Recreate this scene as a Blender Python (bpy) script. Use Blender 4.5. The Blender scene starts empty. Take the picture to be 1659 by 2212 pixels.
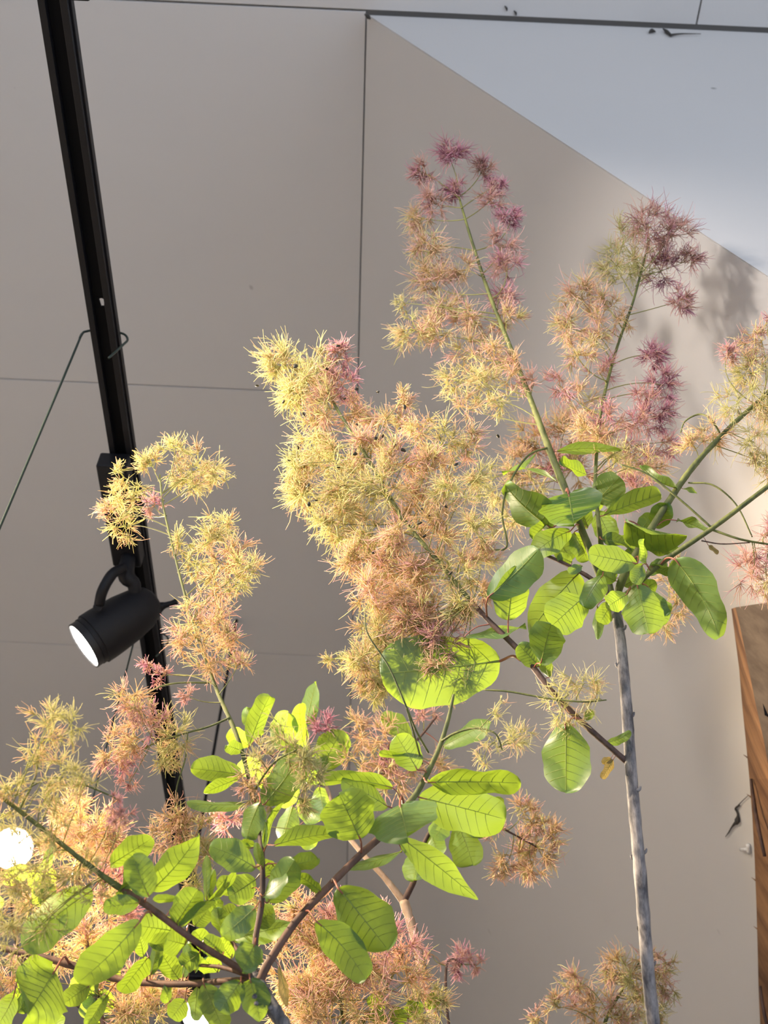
import bpy, math
import numpy as np
from mathutils import Vector, Matrix

# ------------------------------------------------------------------ camera
FPX = 2450.0                       # focal length in pixels of the 1659x2212 frame
PITCH = math.atan(2794.0 / FPX)
ROLL = math.atan(0.045)
CAM = np.array([0.0, 0.0, 1.5])
_F = np.array([0, math.cos(PITCH), math.sin(PITCH)])
_U0 = np.array([0, -math.sin(PITCH), math.cos(PITCH)])
_R0 = np.array([1.0, 0, 0])
RT = math.cos(ROLL) * _R0 + math.sin(ROLL) * _U0
UP = -math.sin(ROLL) * _R0 + math.cos(ROLL) * _U0
S = bpy.context.scene
C = S.collection
cam_d = bpy.data.cameras.new('camera')
cam = bpy.data.objects.new('camera', cam_d)
C.objects.link(cam)
cam_d.sensor_fit = 'VERTICAL'
cam_d.sensor_height = 36.0
cam_d.lens = 36.0 * FPX / 2212.0
cam_d.clip_start = 0.01
cam_d.dof.use_dof = True
cam_d.dof.focus_distance = 1.12
cam_d.dof.aperture_fstop = 11.0
M = Matrix(((RT[0], UP[0], -_F[0], CAM[0]), (RT[1], UP[1], -_F[1], CAM[1]), (RT[2], UP[2], -_F[2], CAM[2]), (0, 0, 0, 1)))
cam.matrix_world = M
S.camera = cam

# ------------------------------------------------------------------ world, exposure
w = bpy.data.worlds.new('world')
S.world = w
w.use_nodes = True
w.node_tree.nodes['Background'].inputs[0].default_value = (0.72, 0.83, 1.0, 1)
w.node_tree.nodes['Background'].inputs[1].default_value = 1.2
S.view_settings.view_transform = 'Standard'
S.view_settings.look = 'None'
S.view_settings.exposure = 0.75
S.view_settings.gamma = 1.0
S.view_settings.use_curve_mapping = False


def spot(name, loc, aim, energy, size, col=(1.0, 0.79, 0.54), rad=0.03, blend=0.6):
    d = bpy.data.lights.new(name, 'SPOT')
    d.energy = energy
    d.color = col
    d.spot_size = math.radians(size)
    d.spot_blend = blend
    d.shadow_soft_size = rad
    o = bpy.data.objects.new(name, d)
    C.objects.link(o)
    o.location = loc
    v = Vector(aim) - Vector(loc)
    o.rotation_euler = v.to_track_quat('-Z', 'Y').to_euler()
    return o


# ------------------------------------------------------------------ pixel helpers
def ray(px, py):
    return _F + (px - 829.5) / FPX * RT - (py - 1106.0) / FPX * UP


def at(px, py, z):
    return CAM + ray(px, py) * z


def proj(P):
    v = np.asarray(P) - CAM
    z = v @ _F
    return 829.5 + FPX * (v @ RT) / z, 1106.0 - FPX * (v @ UP) / z, z


H = 2.2
ZC = CAM[2] + H                    # ceiling height


def hit_ceiling(px, py):
    v = ray(px, py)
    return CAM + v * H / v[2]


Y0 = float(hit_ceiling(788, 33)[1])
X0 = -0.0735
SL = 0.585


def hit_slope(px, py):
    # plane x - X0 - SL*(ZC - z) = 0
    v = ray(px, py)
    n = np.array([1, 0, SL])
    t = (X0 + SL * ZC - n @ CAM) / (n @ v)
    return CAM + v * t


# ------------------------------------------------------------------ materials
def mat(name):
    m = bpy.data.materials.new(name)
    m.use_nodes = True
    nt = m.node_tree
    b = nt.nodes['Principled BSDF']
    return m, nt, b


def N(nt, t, **kw):
    n = nt.nodes.new(t)
    for k, v in kw.items():
        setattr(n, k, v)
    return n


def simple(name, col, rough=0.5, metal=0.0, noise=0.0, scale=40, bump=0.0, spec=0.5):
    m, nt, b = mat(name)
    b.inputs['Roughness'].default_value = rough
    b.inputs['Metallic'].default_value = metal
    b.inputs['Specular IOR Level'].default_value = spec
    tc = N(nt, 'ShaderNodeTexCoord')
    nz = N(nt, 'ShaderNodeTexNoise')
    nz.inputs['Scale'].default_value = scale
    nz.inputs['Detail'].default_value = 4
    nt.links.new(tc.outputs['Object'], nz.inputs['Vector'])
    mx = N(nt, 'ShaderNodeMix', data_type='RGBA')
    mx.inputs['A'].default_value = tuple(c * (1 - noise) for c in col) + (1,)
    mx.inputs['B'].default_value = tuple(min(1, c * (1 + noise)) for c in col) + (1,)
    nt.links.new(nz.outputs['Fac'], mx.inputs['Factor'])
    nt.links.new(mx.outputs['Result'], b.inputs['Base Color'])
    if bump:
        bp = N(nt, 'ShaderNodeBump')
        bp.inputs['Strength'].default_value = bump
        bp.inputs['Distance'].default_value = 0.002
        nt.links.new(nz.outputs['Fac'], bp.inputs['Height'])
        nt.links.new(bp.outputs['Normal'], b.inputs['Normal'])
    return m


def plaster(name, col, specks=0.5):
    m, nt, b = mat(name)
    b.inputs['Roughness'].default_value = 0.75
    b.inputs['Specular IOR Level'].default_value = 0.25
    tc = N(nt, 'ShaderNodeTexCoord')
    n1 = N(nt, 'ShaderNodeTexNoise')
    n1.inputs['Scale'].default_value = 2.2
    n1.inputs['Detail'].default_value = 3
    n2 = N(nt, 'ShaderNodeTexNoise')
    n2.inputs['Scale'].default_value = 260
    n2.inputs['Detail'].default_value = 2
    n3 = N(nt, 'ShaderNodeTexNoise')
    n3.inputs['Scale'].default_value = 26
    n3.inputs['Detail'].default_value = 1
    r = N(nt, 'ShaderNodeValToRGB')
    r.color_ramp.elements[0].position = 0.80
    r.color_ramp.elements[0].color = (0, 0, 0, 1)
    r.color_ramp.elements[1].position = 0.84
    r.color_ramp.elements[1].color = (1, 1, 1, 1)
    for n in (n1, n2, n3):
        nt.links.new(tc.outputs['Object'], n.inputs['Vector'])
    nt.links.new(n3.outputs['Fac'], r.inputs['Fac'])
    mx = N(nt, 'ShaderNodeMix', data_type='RGBA')
    mx.inputs['A'].default_value = tuple(c * 0.95 for c in col) + (1,)
    mx.inputs['B'].default_value = tuple(c * 1.04 for c in col) + (1,)
    nt.links.new(n1.outputs['Fac'], mx.inputs['Factor'])
    m2 = N(nt, 'ShaderNodeMix', data_type='RGBA')
    m2.inputs['B'].default_value = (0.22, 0.21, 0.2, 1)
    ml = N(nt, 'ShaderNodeMath', operation='MULTIPLY')
    ml.inputs[1].default_value = specks
    nt.links.new(r.outputs['Color'], ml.inputs[0])
    nt.links.new(ml.outputs[0], m2.inputs['Factor'])
    nt.links.new(mx.outputs['Result'], m2.inputs['A'])
    nt.links.new(m2.outputs['Result'], b.inputs['Base Color'])
    bp = N(nt, 'ShaderNodeBump')
    bp.inputs['Strength'].default_value = 0.12
    bp.inputs['Distance'].default_value = 0.001
    nt.links.new(n2.outputs['Fac'], bp.inputs['Height'])
    nt.links.new(bp.outputs['Normal'], b.inputs['Normal'])
    return m


def leaf_mat(name, top, under, trans, amount=0.5, rough=0.42):
    m, nt, b = mat(name)
    out = nt.nodes['Material Output']
    tc = N(nt, 'ShaderNodeTexCoord')
    nz = N(nt, 'ShaderNodeTexNoise')
    nz.inputs['Scale'].default_value = 55
    nz.inputs['Detail'].default_value = 5
    nt.links.new(tc.outputs['Object'], nz.inputs['Vector'])
    geo = N(nt, 'ShaderNodeNewGeometry')
    oi = N(nt, 'ShaderNodeObjectInfo')
    mx = N(nt, 'ShaderNodeMix', data_type='RGBA')
    mx.inputs['A'].default_value = top + (1,)
    mx.inputs['B'].default_value = under + (1,)
    nt.links.new(geo.outputs['Backfacing'], mx.inputs['Factor'])
    hsv = N(nt, 'ShaderNodeHueSaturation')
    mr = N(nt, 'ShaderNodeMapRange')
    mr.inputs['To Min'].default_value = 0.75
    mr.inputs['To Max'].default_value = 1.25
    ad = N(nt, 'ShaderNodeMath', operation='ADD')
    sc = N(nt, 'ShaderNodeMath', operation='MULTIPLY')
    sc.inputs[1].default_value = 0.5
    nt.links.new(oi.outputs['Random'], ad.inputs[0])
    nt.links.new(nz.outputs['Fac'], ad.inputs[1])
    nt.links.new(ad.outputs[0], sc.inputs[0])
    nt.links.new(sc.outputs[0], mr.inputs['Value'])
    nt.links.new(mr.outputs['Result'], hsv.inputs['Value'])
    nt.links.new(mx.outputs['Result'], hsv.inputs['Color'])
    nt.links.new(hsv.outputs['Color'], b.inputs['Base Color'])
    b.inputs['Roughness'].default_value = rough
    bp = N(nt, 'ShaderNodeBump')
    bp.inputs['Strength'].default_value = 0.25
    bp.inputs['Distance'].default_value = 0.001
    nt.links.new(nz.outputs['Fac'], bp.inputs['Height'])
    nt.links.new(bp.outputs['Normal'], b.inputs['Normal'])
    tr = N(nt, 'ShaderNodeBsdfTranslucent')
    tr.inputs['Color'].default_value = trans + (1,)
    ms = N(nt, 'ShaderNodeMixShader')
    ms.inputs['Fac'].default_value = amount
    nt.links.new(b.outputs[0], ms.inputs[1])
    nt.links.new(tr.outputs[0], ms.inputs[2])
    nt.links.new(ms.outputs[0], out.inputs['Surface'])
    return m


def fuzz_mat(name):
    m, nt, b = mat(name)
    out = nt.nodes['Material Output']
    at_ = N(nt, 'ShaderNodeAttribute', attribute_name='Col')
    d = N(nt, 'ShaderNodeBsdfDiffuse')
    t = N(nt, 'ShaderNodeBsdfTranslucent')
    ms = N(nt, 'ShaderNodeMixShader')
    ms.inputs['Fac'].default_value = 0.5
    nt.nodes.remove(b)
    nt.links.new(at_.outputs['Color'], d.inputs['Color'])
    nt.links.new(at_.outputs['Color'], t.inputs['Color'])
    nt.links.new(d.outputs[0], ms.inputs[1])
    nt.links.new(t.outputs[0], ms.inputs[2])
    nt.links.new(ms.outputs[0], out.inputs['Surface'])
    return m


def bark_mat(name, dark, light, scale=60, stretch=0.2, bump=0.6):
    m, nt, b = mat(name)
    b.inputs['Roughness'].default_value = 0.7
    tc = N(nt, 'ShaderNodeTexCoord')
    mp = N(nt, 'ShaderNodeMapping')
    mp.inputs['Scale'].default_value = (1, 1, stretch)
    nz = N(nt, 'ShaderNodeTexNoise')
    nz.inputs['Scale'].default_value = scale
    nz.inputs['Detail'].default_value = 6
    nz.inputs['Roughness'].default_value = 0.65
    nt.links.new(tc.outputs['Object'], mp.inputs['Vector'])
    nt.links.new(mp.outputs['Vector'], nz.inputs['Vector'])
    r = N(nt, 'ShaderNodeValToRGB')
    r.color_ramp.elements[0].position = 0.38
    r.color_ramp.elements[0].color = dark + (1,)
    r.color_ramp.elements[1].position = 0.62
    r.color_ramp.elements[1].color = light + (1,)
    nt.links.new(nz.outputs['Fac'], r.inputs['Fac'])
    nt.links.new(r.outputs['Color'], b.inputs['Base Color'])
    bp = N(nt, 'ShaderNodeBump')
    bp.inputs['Strength'].default_value = bump
    bp.inputs['Distance'].default_value = 0.002
    nt.links.new(nz.outputs['Fac'], bp.inputs['Height'])
    nt.links.new(bp.outputs['Normal'], b.inputs['Normal'])
    return m


def emit_mat(name, col, strength):
    m, nt, b = mat(name)
    b.inputs['Base Color'].default_value = (0.8, 0.8, 0.8, 1)
    b.inputs['Emission Color'].default_value = col + (1,)
    b.inputs['Emission Strength'].default_value = strength
    return m


MT = dict(
    ceil=plaster('ceiling board paint', (0.70, 0.68, 0.665), 0.35),
    slope=plaster('sloped wall paint', (0.70, 0.68, 0.665), 0.2),
    corner=plaster('corner wall paint', (0.70, 0.68, 0.665), 0.7),
    gap=simple('joint backing', (0.30, 0.29, 0.28), 0.9),
    floor=simple('concrete floor', (0.39, 0.37, 0.355), 0.6, noise=0.15, scale=6),
    wall=plaster('side wall paint', (0.70, 0.68, 0.665), 0.1),
    black=simple('black powder coat', (0.006, 0.006, 0.0085), 0.48, noise=0.2, scale=300, spec=0.35),
    blackin=simple('black track inside', (0.003, 0.003, 0.0045), 0.7, spec=0.2),
    lampbody=simple('matt black lamp enamel', (0.007, 0.007, 0.010), 0.55, noise=0.2, scale=250, spec=0.3),
    lampring=simple('matt black lamp ring', (0.007, 0.007, 0.010), 0.5),
    lens=emit_mat('lamp lens', (1.0, 0.93, 0.84), 14.0),
    wire=simple('green coated wire', (0.028, 0.045, 0.036), 0.35, noise=0.3, scale=300),
    leaf=leaf_mat('leaf', (0.030, 0.105, 0.034), (0.095, 0.175, 0.070), (0.34, 0.50, 0.028), 0.42, 0.38),
    leafW=leaf_mat('leaf withered', (0.17, 0.12, 0.05), (0.20, 0.16, 0.075), (0.24, 0.18, 0.05), 0.4),
    vein=leaf_mat('leaf vein', (0.30, 0.38, 0.12), (0.30, 0.38, 0.14), (0.70, 0.76, 0.18), 0.45),
    petiole=simple('red petiole', (0.30, 0.10, 0.07), 0.45, noise=0.25, scale=80),
    petioleG=simple('green petiole', (0.26, 0.26, 0.07), 0.45, noise=0.25, scale=80),
    barkA=bark_mat('grey bark', (0.045, 0.042, 0.05), (0.24, 0.22, 0.22), 140, 0.25, 0.8),
    barkC=bark_mat('pale brown bark', (0.22, 0.15, 0.10), (0.36, 0.26, 0.19), 90, 0.3, 0.4),
    twigR=bark_mat('red brown twig', (0.075, 0.036, 0.026), (0.17, 0.085, 0.055), 90, 0.3, 0.3),
    twigD=bark_mat('dark brown twig', (0.035, 0.018, 0.016), (0.10, 0.055, 0.042), 90, 0.3, 0.3),
    twigG=bark_mat('green twig', (0.055, 0.070, 0.020), (0.15, 0.165, 0.045), 90, 0.3, 0.2),
    fuzz=fuzz_mat('plume filament'),
    stalk=simple('plume stalk', (0.20, 0.20, 0.05), 0.5, noise=0.3, scale=60),
    seed=simple('dark seed', (0.022, 0.020, 0.010), 0.4, noise=0.4, scale=200),
    wood=bark_mat('sawn wood', (0.13, 0.06, 0.028), (0.32, 0.17, 0.08), 22, 0.08, 0.5),
    woodD=bark_mat('weathered board face', (0.10, 0.075, 0.06), (0.16, 0.125, 0.10), 30, 0.3, 0.4),
    dust=simple('cobweb dust', (0.06, 0.055, 0.05), 0.9),
    clear=simple('white plastic', (0.75, 0.75, 0.75), 0.3),
)


# ------------------------------------------------------------------ mesh helpers
def mesh_np(name, V, Q, material, parent=None, cols=None, smooth=True, kind=None):
    """V (n,3), Q list of faces or (m,k) int array."""
    me = bpy.data.meshes.new(name)
    V = np.asarray(V, dtype=np.float32)
    if isinstance(Q, np.ndarray):
        m, k = Q.shape
        me.vertices.add(len(V))
        me.vertices.foreach_set('co', V.ravel())
        me.loops.add(m * k)
        me.loops.foreach_set('vertex_index', Q.astype(np.int32).ravel())
        me.polygons.add(m)
        me.polygons.foreach_set('loop_start', np.arange(0, m * k, k, dtype=np.int32))
        me.polygons.foreach_set('loop_total', np.full(m, k, dtype=np.int32))
        me.update(calc_edges=True)
    else:
        me.from_pydata([tuple(v) for v in V], [], Q)
        me.update()
    if smooth:
        me.polygons.foreach_set('use_smooth', np.ones(len(me.polygons), dtype=bool))
    if cols is not None:
        a = me.color_attributes.new('Col', 'FLOAT_COLOR', 'POINT')
        cc = np.ones((len(V), 4), dtype=np.float32)
        cc[:, :3] = cols
        a.data.foreach_set('color', cc.ravel())
    me.materials.append(material)
    o = bpy.data.objects.new(name, me)
    C.objects.link(o)
    if parent is not None:
        o.parent = parent
        o.matrix_parent_inverse = Matrix.Translation(-parent_world(parent))
    if kind:
        o['kind'] = kind
    return o


_PW = {}


def parent_world(p):
    return _PW.get(p.name, Vector((0, 0, 0)))


def empty(name, loc, label=None, cat=None, group=None):
    o = bpy.data.objects.new(name, None)
    C.objects.link(o)
    o.location = Vector(loc)
    o.empty_display_size = 0.05
    _PW[o.name] = Vector(loc)
    tag(o, label, cat, group)
    return o


def tag(o, label=None, cat=None, group=None, kind=None):
    if label:
        o['label'] = label
    if cat:
        o['category'] = cat
    if group:
        o['group'] = group
    if kind:
        o['kind'] = kind
    return o


def tubes(P, R, sides=3):
    """P (n,s,3) polylines, R (n,s) radii -> verts, quads (all open tubes)"""
    n, s, _ = P.shape
    T = np.gradient(P, axis=1)
    T /= np.linalg.norm(T, axis=2, keepdims=True) + 1e-12
    ref = np.where(np.abs(T[:, :1, 2:3]) > 0.9, np.array([[[1.0, 0, 0]]]), np.array([[[0, 0, 1.0]]]))
    A = np.cross(T, np.broadcast_to(ref, T.shape))
    A /= np.linalg.norm(A, axis=2, keepdims=True) + 1e-9
    B = np.cross(T, A)
    th = np.arange(sides) * 2 * math.pi / sides
    V = P[:, :, None, :] + R[:, :, None, None] * (np.cos(th)[None, None, :, None] * A[:, :, None, :] + np.sin(th)[None, None, :, None] * B[:, :, None, :])
    idx = np.arange(n * s * sides).reshape(n, s, sides)
    a = idx[:, :-1, :]
    b = idx[:, 1:, :]
    Q = np.stack([a, np.roll(a, -1, 2), np.roll(b, -1, 2), b], axis=-1).reshape(-1, 4)
    return V.reshape(-1, 3), Q


def catmull(pts, n):
    P = np.asarray(pts, float)
    if len(P) == 2:
        t = np.linspace(0, 1, n)[:, None]
        return P[0] * (1 - t) + P[1] * t
    E = np.vstack([2 * P[0] - P[1], P, 2 * P[-1] - P[-2]])
    k = len(P) - 1
    u = np.linspace(0, k, n)
    i = np.minimum(u.astype(int), k - 1)
    t = (u - i)[:, None]
    p0, p1, p2, p3 = E[i], E[i + 1], E[i + 2], E[i + 3]
    return 0.5 * (2 * p1 + (p2 - p0) * t + (2 * p0 - 5 * p1 + 4 * p2 - p3) * t * t + (3 * p1 - p0 - 3 * p2 + p3) * t ** 3)


def tube_obj(name, pts, rad, material, parent=None, sides=8, n=None, closed=True, rough=0.0, seed=0):
    pts = np.asarray(pts, float)
    n = n or max(3, (len(pts) - 1) * 8)
    P = catmull(pts, n)
    r = np.asarray(rad, float)
    if r.ndim == 0 or r.size == 1:
        R = np.full(n, float(r))
    else:
        R = np.interp(np.linspace(0, 1, n), np.linspace(0, 1, len(r)), r)
    if rough:
        rng = np.random.default_rng(seed)
        R = R * (1 + rough * rng.standard_normal(n))
    V, Q = tubes(P[None], R[None], sides)
    F = [tuple(q) for q in Q]
    if closed:
        F.append(tuple(range(sides))[::-1])
        F.append(tuple(range((n - 1) * sides, n * sides)))
    return mesh_np(name, V, F, material, parent)


def box_verts(c, s):
    c = np.asarray(c, float)
    s = np.asarray(s, float) / 2
    V = [c + s * np.array(k) for k in ((-1, -1, -1), (1, -1, -1), (1, 1, -1), (-1, 1, -1), (-1, -1, 1), (1, -1, 1), (1, 1, 1), (-1, 1, 1))]
    F = [(0, 3, 2, 1), (4, 5, 6, 7), (0, 1, 5, 4), (1, 2, 6, 5), (2, 3, 7, 6), (3, 0, 4, 7)]
    return np.array(V), F


def bevel(o, wd, seg=2):
    m = o.modifiers.new('bevel', 'BEVEL')
    m.width = wd
    m.segments = seg
    m.limit_method = 'ANGLE'
    return o


def box(name, c, s, material, parent=None, bev=0.0):
    V, F = box_verts(c, s)
    o = mesh_np(name, V, F, material, parent, smooth=False)
    if bev:
        bevel(o, bev)
    return o


def lathe(name, prof, origin, axis, material, parent=None, seg=40):
    """prof list of (distance along axis, radius)."""
    ax = np.asarray(axis, float)
    ax /= np.linalg.norm(ax)
    a = np.cross(ax, [0.3, 0.2, 1.0])
    a /= np.linalg.norm(a)
    b = np.cross(ax, a)
    V = []
    F = []
    for d, r in prof:
        for k in range(seg):
            t = 2 * math.pi * k / seg
            V.append(np.asarray(origin) + ax * d + r * (math.cos(t) * a + math.sin(t) * b))
    for i in range(len(prof) - 1):
        for k in range(seg):
            k2 = (k + 1) % seg
            F.append((i * seg + k, i * seg + k2, (i + 1) * seg + k2, (i + 1) * seg + k))
    F.append(tuple(range(seg))[::-1])
    F.append(tuple(range((len(prof) - 1) * seg, len(prof) * seg)))
    o = mesh_np(name, V, F, material, parent, smooth=True)
    m = o.modifiers.new('edges', 'EDGE_SPLIT')
    m.split_angle = math.radians(38)
    return o


# ------------------------------------------------------------------ the room
XL, XR, YB, YF = -3.2, 3.2, -3.0, 7.0
box('floor', (0, (YB + YF) / 2, -0.05), (XR - XL + 0.4, YF - YB + 0.4, 0.1), MT['floor'])['kind'] = 'structure'
ceil = box('ceiling', (0, (YB + YF) / 2, ZC + 0.07), (XR - XL + 0.2, YF - YB + 0.2, 0.12), MT['gap'])
ceil['kind'] = 'structure'
box('wall_left', (XL - 0.05, (YB + YF) / 2, ZC / 2), (0.1, YF - YB, ZC), MT['wall'])['kind'] = 'structure'
box('wall_far', ((XL + XR) / 2, YF + 0.05, ZC / 2), (XR - XL, 0.1, ZC), MT['wall'])['kind'] = 'structure'
# header over the open shop front behind the camera
box('wall_front', (0, YB - 0.05, ZC - 0.65), (XR - XL, 0.1, 1.3), MT['wall'])['kind'] = 'structure'
box('added_shade_header', (XR + 0.05, (YB + Y0) / 2, ZC - 0.65), (0.1, Y0 - YB, 1.3), MT['wall'])['kind'] = 'structure'  # unseen header over the right-hand opening, added to darken the corner wall's top
# sloped wall on the right (plane through the ceiling joint) as a slab
th = 0.06
xb = X0 + SL * ZC
Vs = [(X0, Y0 + 0.0, ZC), (X0, YF, ZC), (xb, YF, 0), (xb, Y0 + 0.0, 0)]
Vs += [(x + th, y, z) for x, y, z in Vs]
Fs = [(0, 3, 2, 1), (4, 5, 6, 7), (0, 1, 5, 4), (1, 2, 6, 5), (2, 3, 7, 6), (3, 0, 4, 7)]
mesh_np('wall_right', Vs, Fs, MT['slope'], smooth=False)['kind'] = 'structure'
# upright corner wall that closes the wedge towards the camera (a slab 1 cm proud of nothing: its face is at Y0)
zt = ZC - 0.004
Vs = [(X0 + SL * (ZC - zt), Y0, zt), (XR, Y0, zt), (XR, Y0, 0), (xb, Y0, 0)]
Vs = [(x, y - 0.002, z) for x, y, z in Vs] + [(x + 0.03, y + 0.05, z) for x, y, z in Vs]
mesh_np('wall_corner', Vs, [(0, 1, 2, 3), (7, 6, 5, 4), (0, 4, 5, 1), (1, 5, 6, 2), (2, 6, 7, 3), (3, 7, 4, 0)], MT['corner'], smooth=False)['kind'] = 'structure'
# ceiling boards, 0.91 x 1.82, each an object, open joints between
G = 0.0032
ys = [float(hit_ceiling(600, 19)[1]) - 0.003, float(hit_ceiling(600, 845)[1]), float(hit_ceiling(600, 1413)[1])]
while ys[-1] < YF - 0.5:
    ys.append(min(YF, ys[-1] + 0.905))
ys = [ys[0] - 1.82, ys[0] - 0.91] + ys
for j in range(len(ys) - 1):
    ya, yb = ys[j] + G / 2, ys[j + 1] - G / 2
    if j < 2:
        if j == 1:
            yb -= 0.001
        xj = float(hit_ceiling(1505, 50)[0]) - (0.91 if j == 0 else 0)
        xs = [xj - 3.64, xj - 1.82, xj, xj + 1.82]
        xs = [max(XL, xs[0])] + xs[1:] + [XR]
    else:
        xs = [XL, X0 - 1.82, X0 - 0.001]
    for i in range(len(xs) - 1):
        xa, xc = xs[i] + G / 2, xs[i + 1] - G / 2
        p = box('ceiling_panel', ((xa + xc) / 2, (ya + yb) / 2, ZC + 0.006), (xc - xa, yb - ya, 0.012), MT['ceil'], ceil, 0.0008)
# soft grey gusset of dust where the three planes meet is part of the paint: nothing built

# ------------------------------------------------------------------ lighting track
TZ = CAM[2] + 1.34
TX = -0.403
TWD, THT = 0.034, 0.030
trk = empty('lighting_track', (TX, 1.6, TZ + THT), 'long black suspended lighting track running under the panelled ceiling', 'track light rail')
ya, yb = -0.6, 3.1
# channel profile: two side rails, web, lips
yk = float((CAM + ray(211, 662) * (1.34 / ray(211, 662)[2]))[1])


def strip(name, x0, x1, z0, z1, y0, y1, m, par):
    return box(name, ((x0 + x1) / 2, (y0 + y1) / 2, (z0 + z1) / 2), (x1 - x0, y1 - y0, z1 - z0), m, par, 0.0006)


strip('side_rail', TX - 0.017, TX - 0.0085, TZ, TZ + THT, ya, yb, MT['black'], trk)
strip('side_rail', TX + 0.0085, TX + 0.017, TZ, TZ + THT, ya, yb, MT['black'], trk)
strip('side_flange', TX + 0.0168, TX + 0.0195, TZ + 0.009, TZ + 0.013, ya, yb, MT['black'], trk)
# web with a keyhole slot: the web is cut into pieces around the slot
kx = TX + 0.0025
strip('web', TX - 0.0086, TX + 0.0086, TZ + 0.011, TZ + 0.014, ya, yk - 0.008, MT['blackin'], trk)
strip('web', TX - 0.0086, TX + 0.0086, TZ + 0.011, TZ + 0.014, yk + 0.0085, yb, MT['blackin'], trk)
hole = []
for k in range(24):
    t = 2 * math.pi * k / 24
    rr = 0.0036
    x, y = rr * math.cos(t), rr * math.sin(t) - 0.003
    if math.sin(t) > 0.5:
        x, y = 0.0021 * (1 if x > 0 else -1) * min(1, abs(x) / 0.0021 + 0.25), 0.0066
    hole.append((kx + x, yk + y))
Vk = []
Fk = []
outer = []
for k in range(24):
    t = 2 * math.pi * k / 24
    c, s_ = math.cos(t), math.sin(t)
    m_ = max(abs(c), abs(s_))
    outer.append((TX + 0.0086 * c / m_, yk + 0.00025 + 0.0083 * s_ / m_))
for z in (TZ + 0.011, TZ + 0.014):
    Vk += [(x, y, z) for x, y in hole] + [(x, y, z) for x, y in outer]
for k in range(24):
    k2 = (k + 1) % 24
    Fk += [(k, 24 + k, 24 + k2, k2), (48 + k, 48 + k2, 72 + k2, 72 + k), (k, k2, 48 + k2, 48 + k)]
mesh_np('keyhole_plate', Vk, Fk, MT['blackin'], trk, smooth=False)
# hanger bracket at the top edge of the frame with its rod up to the ceiling
hy = float((CAM + ray(150, 4) * (1.36 / ray(150, 4)[2]))[1])
hb = box('hanger_bracket', (TX + 0.016, hy - 0.022, TZ + THT - 0.004), (0.046, 0.04, 0.02), MT['black'], trk, 0.003)
for yy in (hy - 0.03, 2.36):
    tube_obj('hanger_rod', [(TX, yy, TZ + THT - 0.005), (TX, yy, ZC + 0.002)], 0.004, MT['black'], trk)


# ------------------------------------------------------------------ spotlights
def lamp(label, ty, front, aim_dir, box_y, energy, size, group='black track spotlights', rad=0.036, ln=0.150, lens_mat='lens'):
    """front: 3D point of lens centre; aim_dir: unit direction of light; box on the track centred at box_y."""
    front = np.asarray(front, float)
    ax = np.asarray(aim_dir, float)
    ax /= np.linalg.norm(ax)
    t = empty('track_spotlight', (TX, box_y, TZ), label, 'spotlight', group)
    hl = 0.105
    bx_ = box('adapter_box', (TX - 0.008, box_y, TZ - 0.0163), (0.046, 2 * hl, 0.033), MT['black'], t, 0.003)
    rear = front - ax * ln
    prof = [(-ln, 0.004), (-ln + 0.003, 0.015), (-ln + 0.010, 0.0255), (-ln + 0.03, 0.0335), (-ln + 0.06, 0.0385), (-ln + 0.09, 0.0403), (-0.036, 0.0408), (-0.020, 0.0408), (-0.0195, 0.0385), (-0.012, 0.0385)]
    prof = [(d, r * rad / 0.0375) for d, r in prof]
    lathe('lamp_body', prof, front, ax, MT['lampbody'], t)
    lathe('front_ring', [(-0.0125, rad * 0.995), (-0.0005, rad * 1.01), (0.0, rad * 0.95), (-0.004, rad * 0.93), (-0.0045, rad * 0.2)], front, ax, MT['lampring'], t)
    lathe('lens', [(-0.0043, rad * 0.926), (-0.0022, rad * 0.91), (-0.0012, rad * 0.5), (-0.001, 0.001)], front, ax, MT[lens_mat], t)
    # pivot: below the end of the box
    piv = np.array([TX - 0.006, box_y - hl * 0.0, TZ - 0.033])
    return t, piv, ax, rear, bx_


# the spotlight in view: placed from its pixels at the depth of the track
zl = 1.80
fr = at(180, 1396, zl - 0.035)
bk = at(338, 1292, zl + 0.03)
ax = fr - bk
by0 = float((CAM + ray(245, 1020) * (1.30 / ray(245, 1020)[2]))[1])
by1 = float((CAM + ray(290, 1228) * (1.30 / ray(290, 1228)[2]))[1])
by = (by0 + by1) / 2
LN = float(np.linalg.norm(ax))
axn = ax / LN
t1, piv, _, rear, bx1 = lamp('black cylindrical spotlight hanging from the track, its round lens lit and facing sideways', by, fr, ax, by, 30, 60, rad=0.0395, ln=LN)
piv = np.array([TX - 0.004, by + 0.085, TZ - 0.030])
n1 = at(268, 1236, zl)
tube_obj('swivel_neck', [piv, at(272, 1243, zl), at(289, 1262, zl), at(291, 1290, zl)], [0.012, 0.0135, 0.011, 0.009], MT['lampbody'], t1, 14, 14)
tube_obj('yoke_arm', [at(268, 1226, zl - 0.02), at(243, 1240, zl - 0.04), at(222, 1275, zl - 0.05), at(214, 1306, zl - 0.045)], [0.0075, 0.0085, 0.0085, 0.008], MT['lampbody'], t1, 12, 20)
sc = at(211, 1311, zl - 0.047)
lathe('yoke_screw', [(-0.004, 0.007), (0.004, 0.007), (0.0045, 0.005)], sc, at(211, 1311, 1.0) - at(211, 1311, 1.1), MT['lampbody'], t1, 16)
tube_obj('tail_handle', [at(322, 1330, zl + 0.03), at(345, 1312, zl + 0.035), at(358, 1307, zl + 0.035), at(372, 1303, zl + 0.035), at(382, 1299, zl + 0.035)], [0.013, 0.008, 0.0048, 0.0045, 0.0052], MT['lampbody'], t1, 10, 20)
spot('spot_visible', fr + axn * 0.01, fr + axn, 480, 75)


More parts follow.
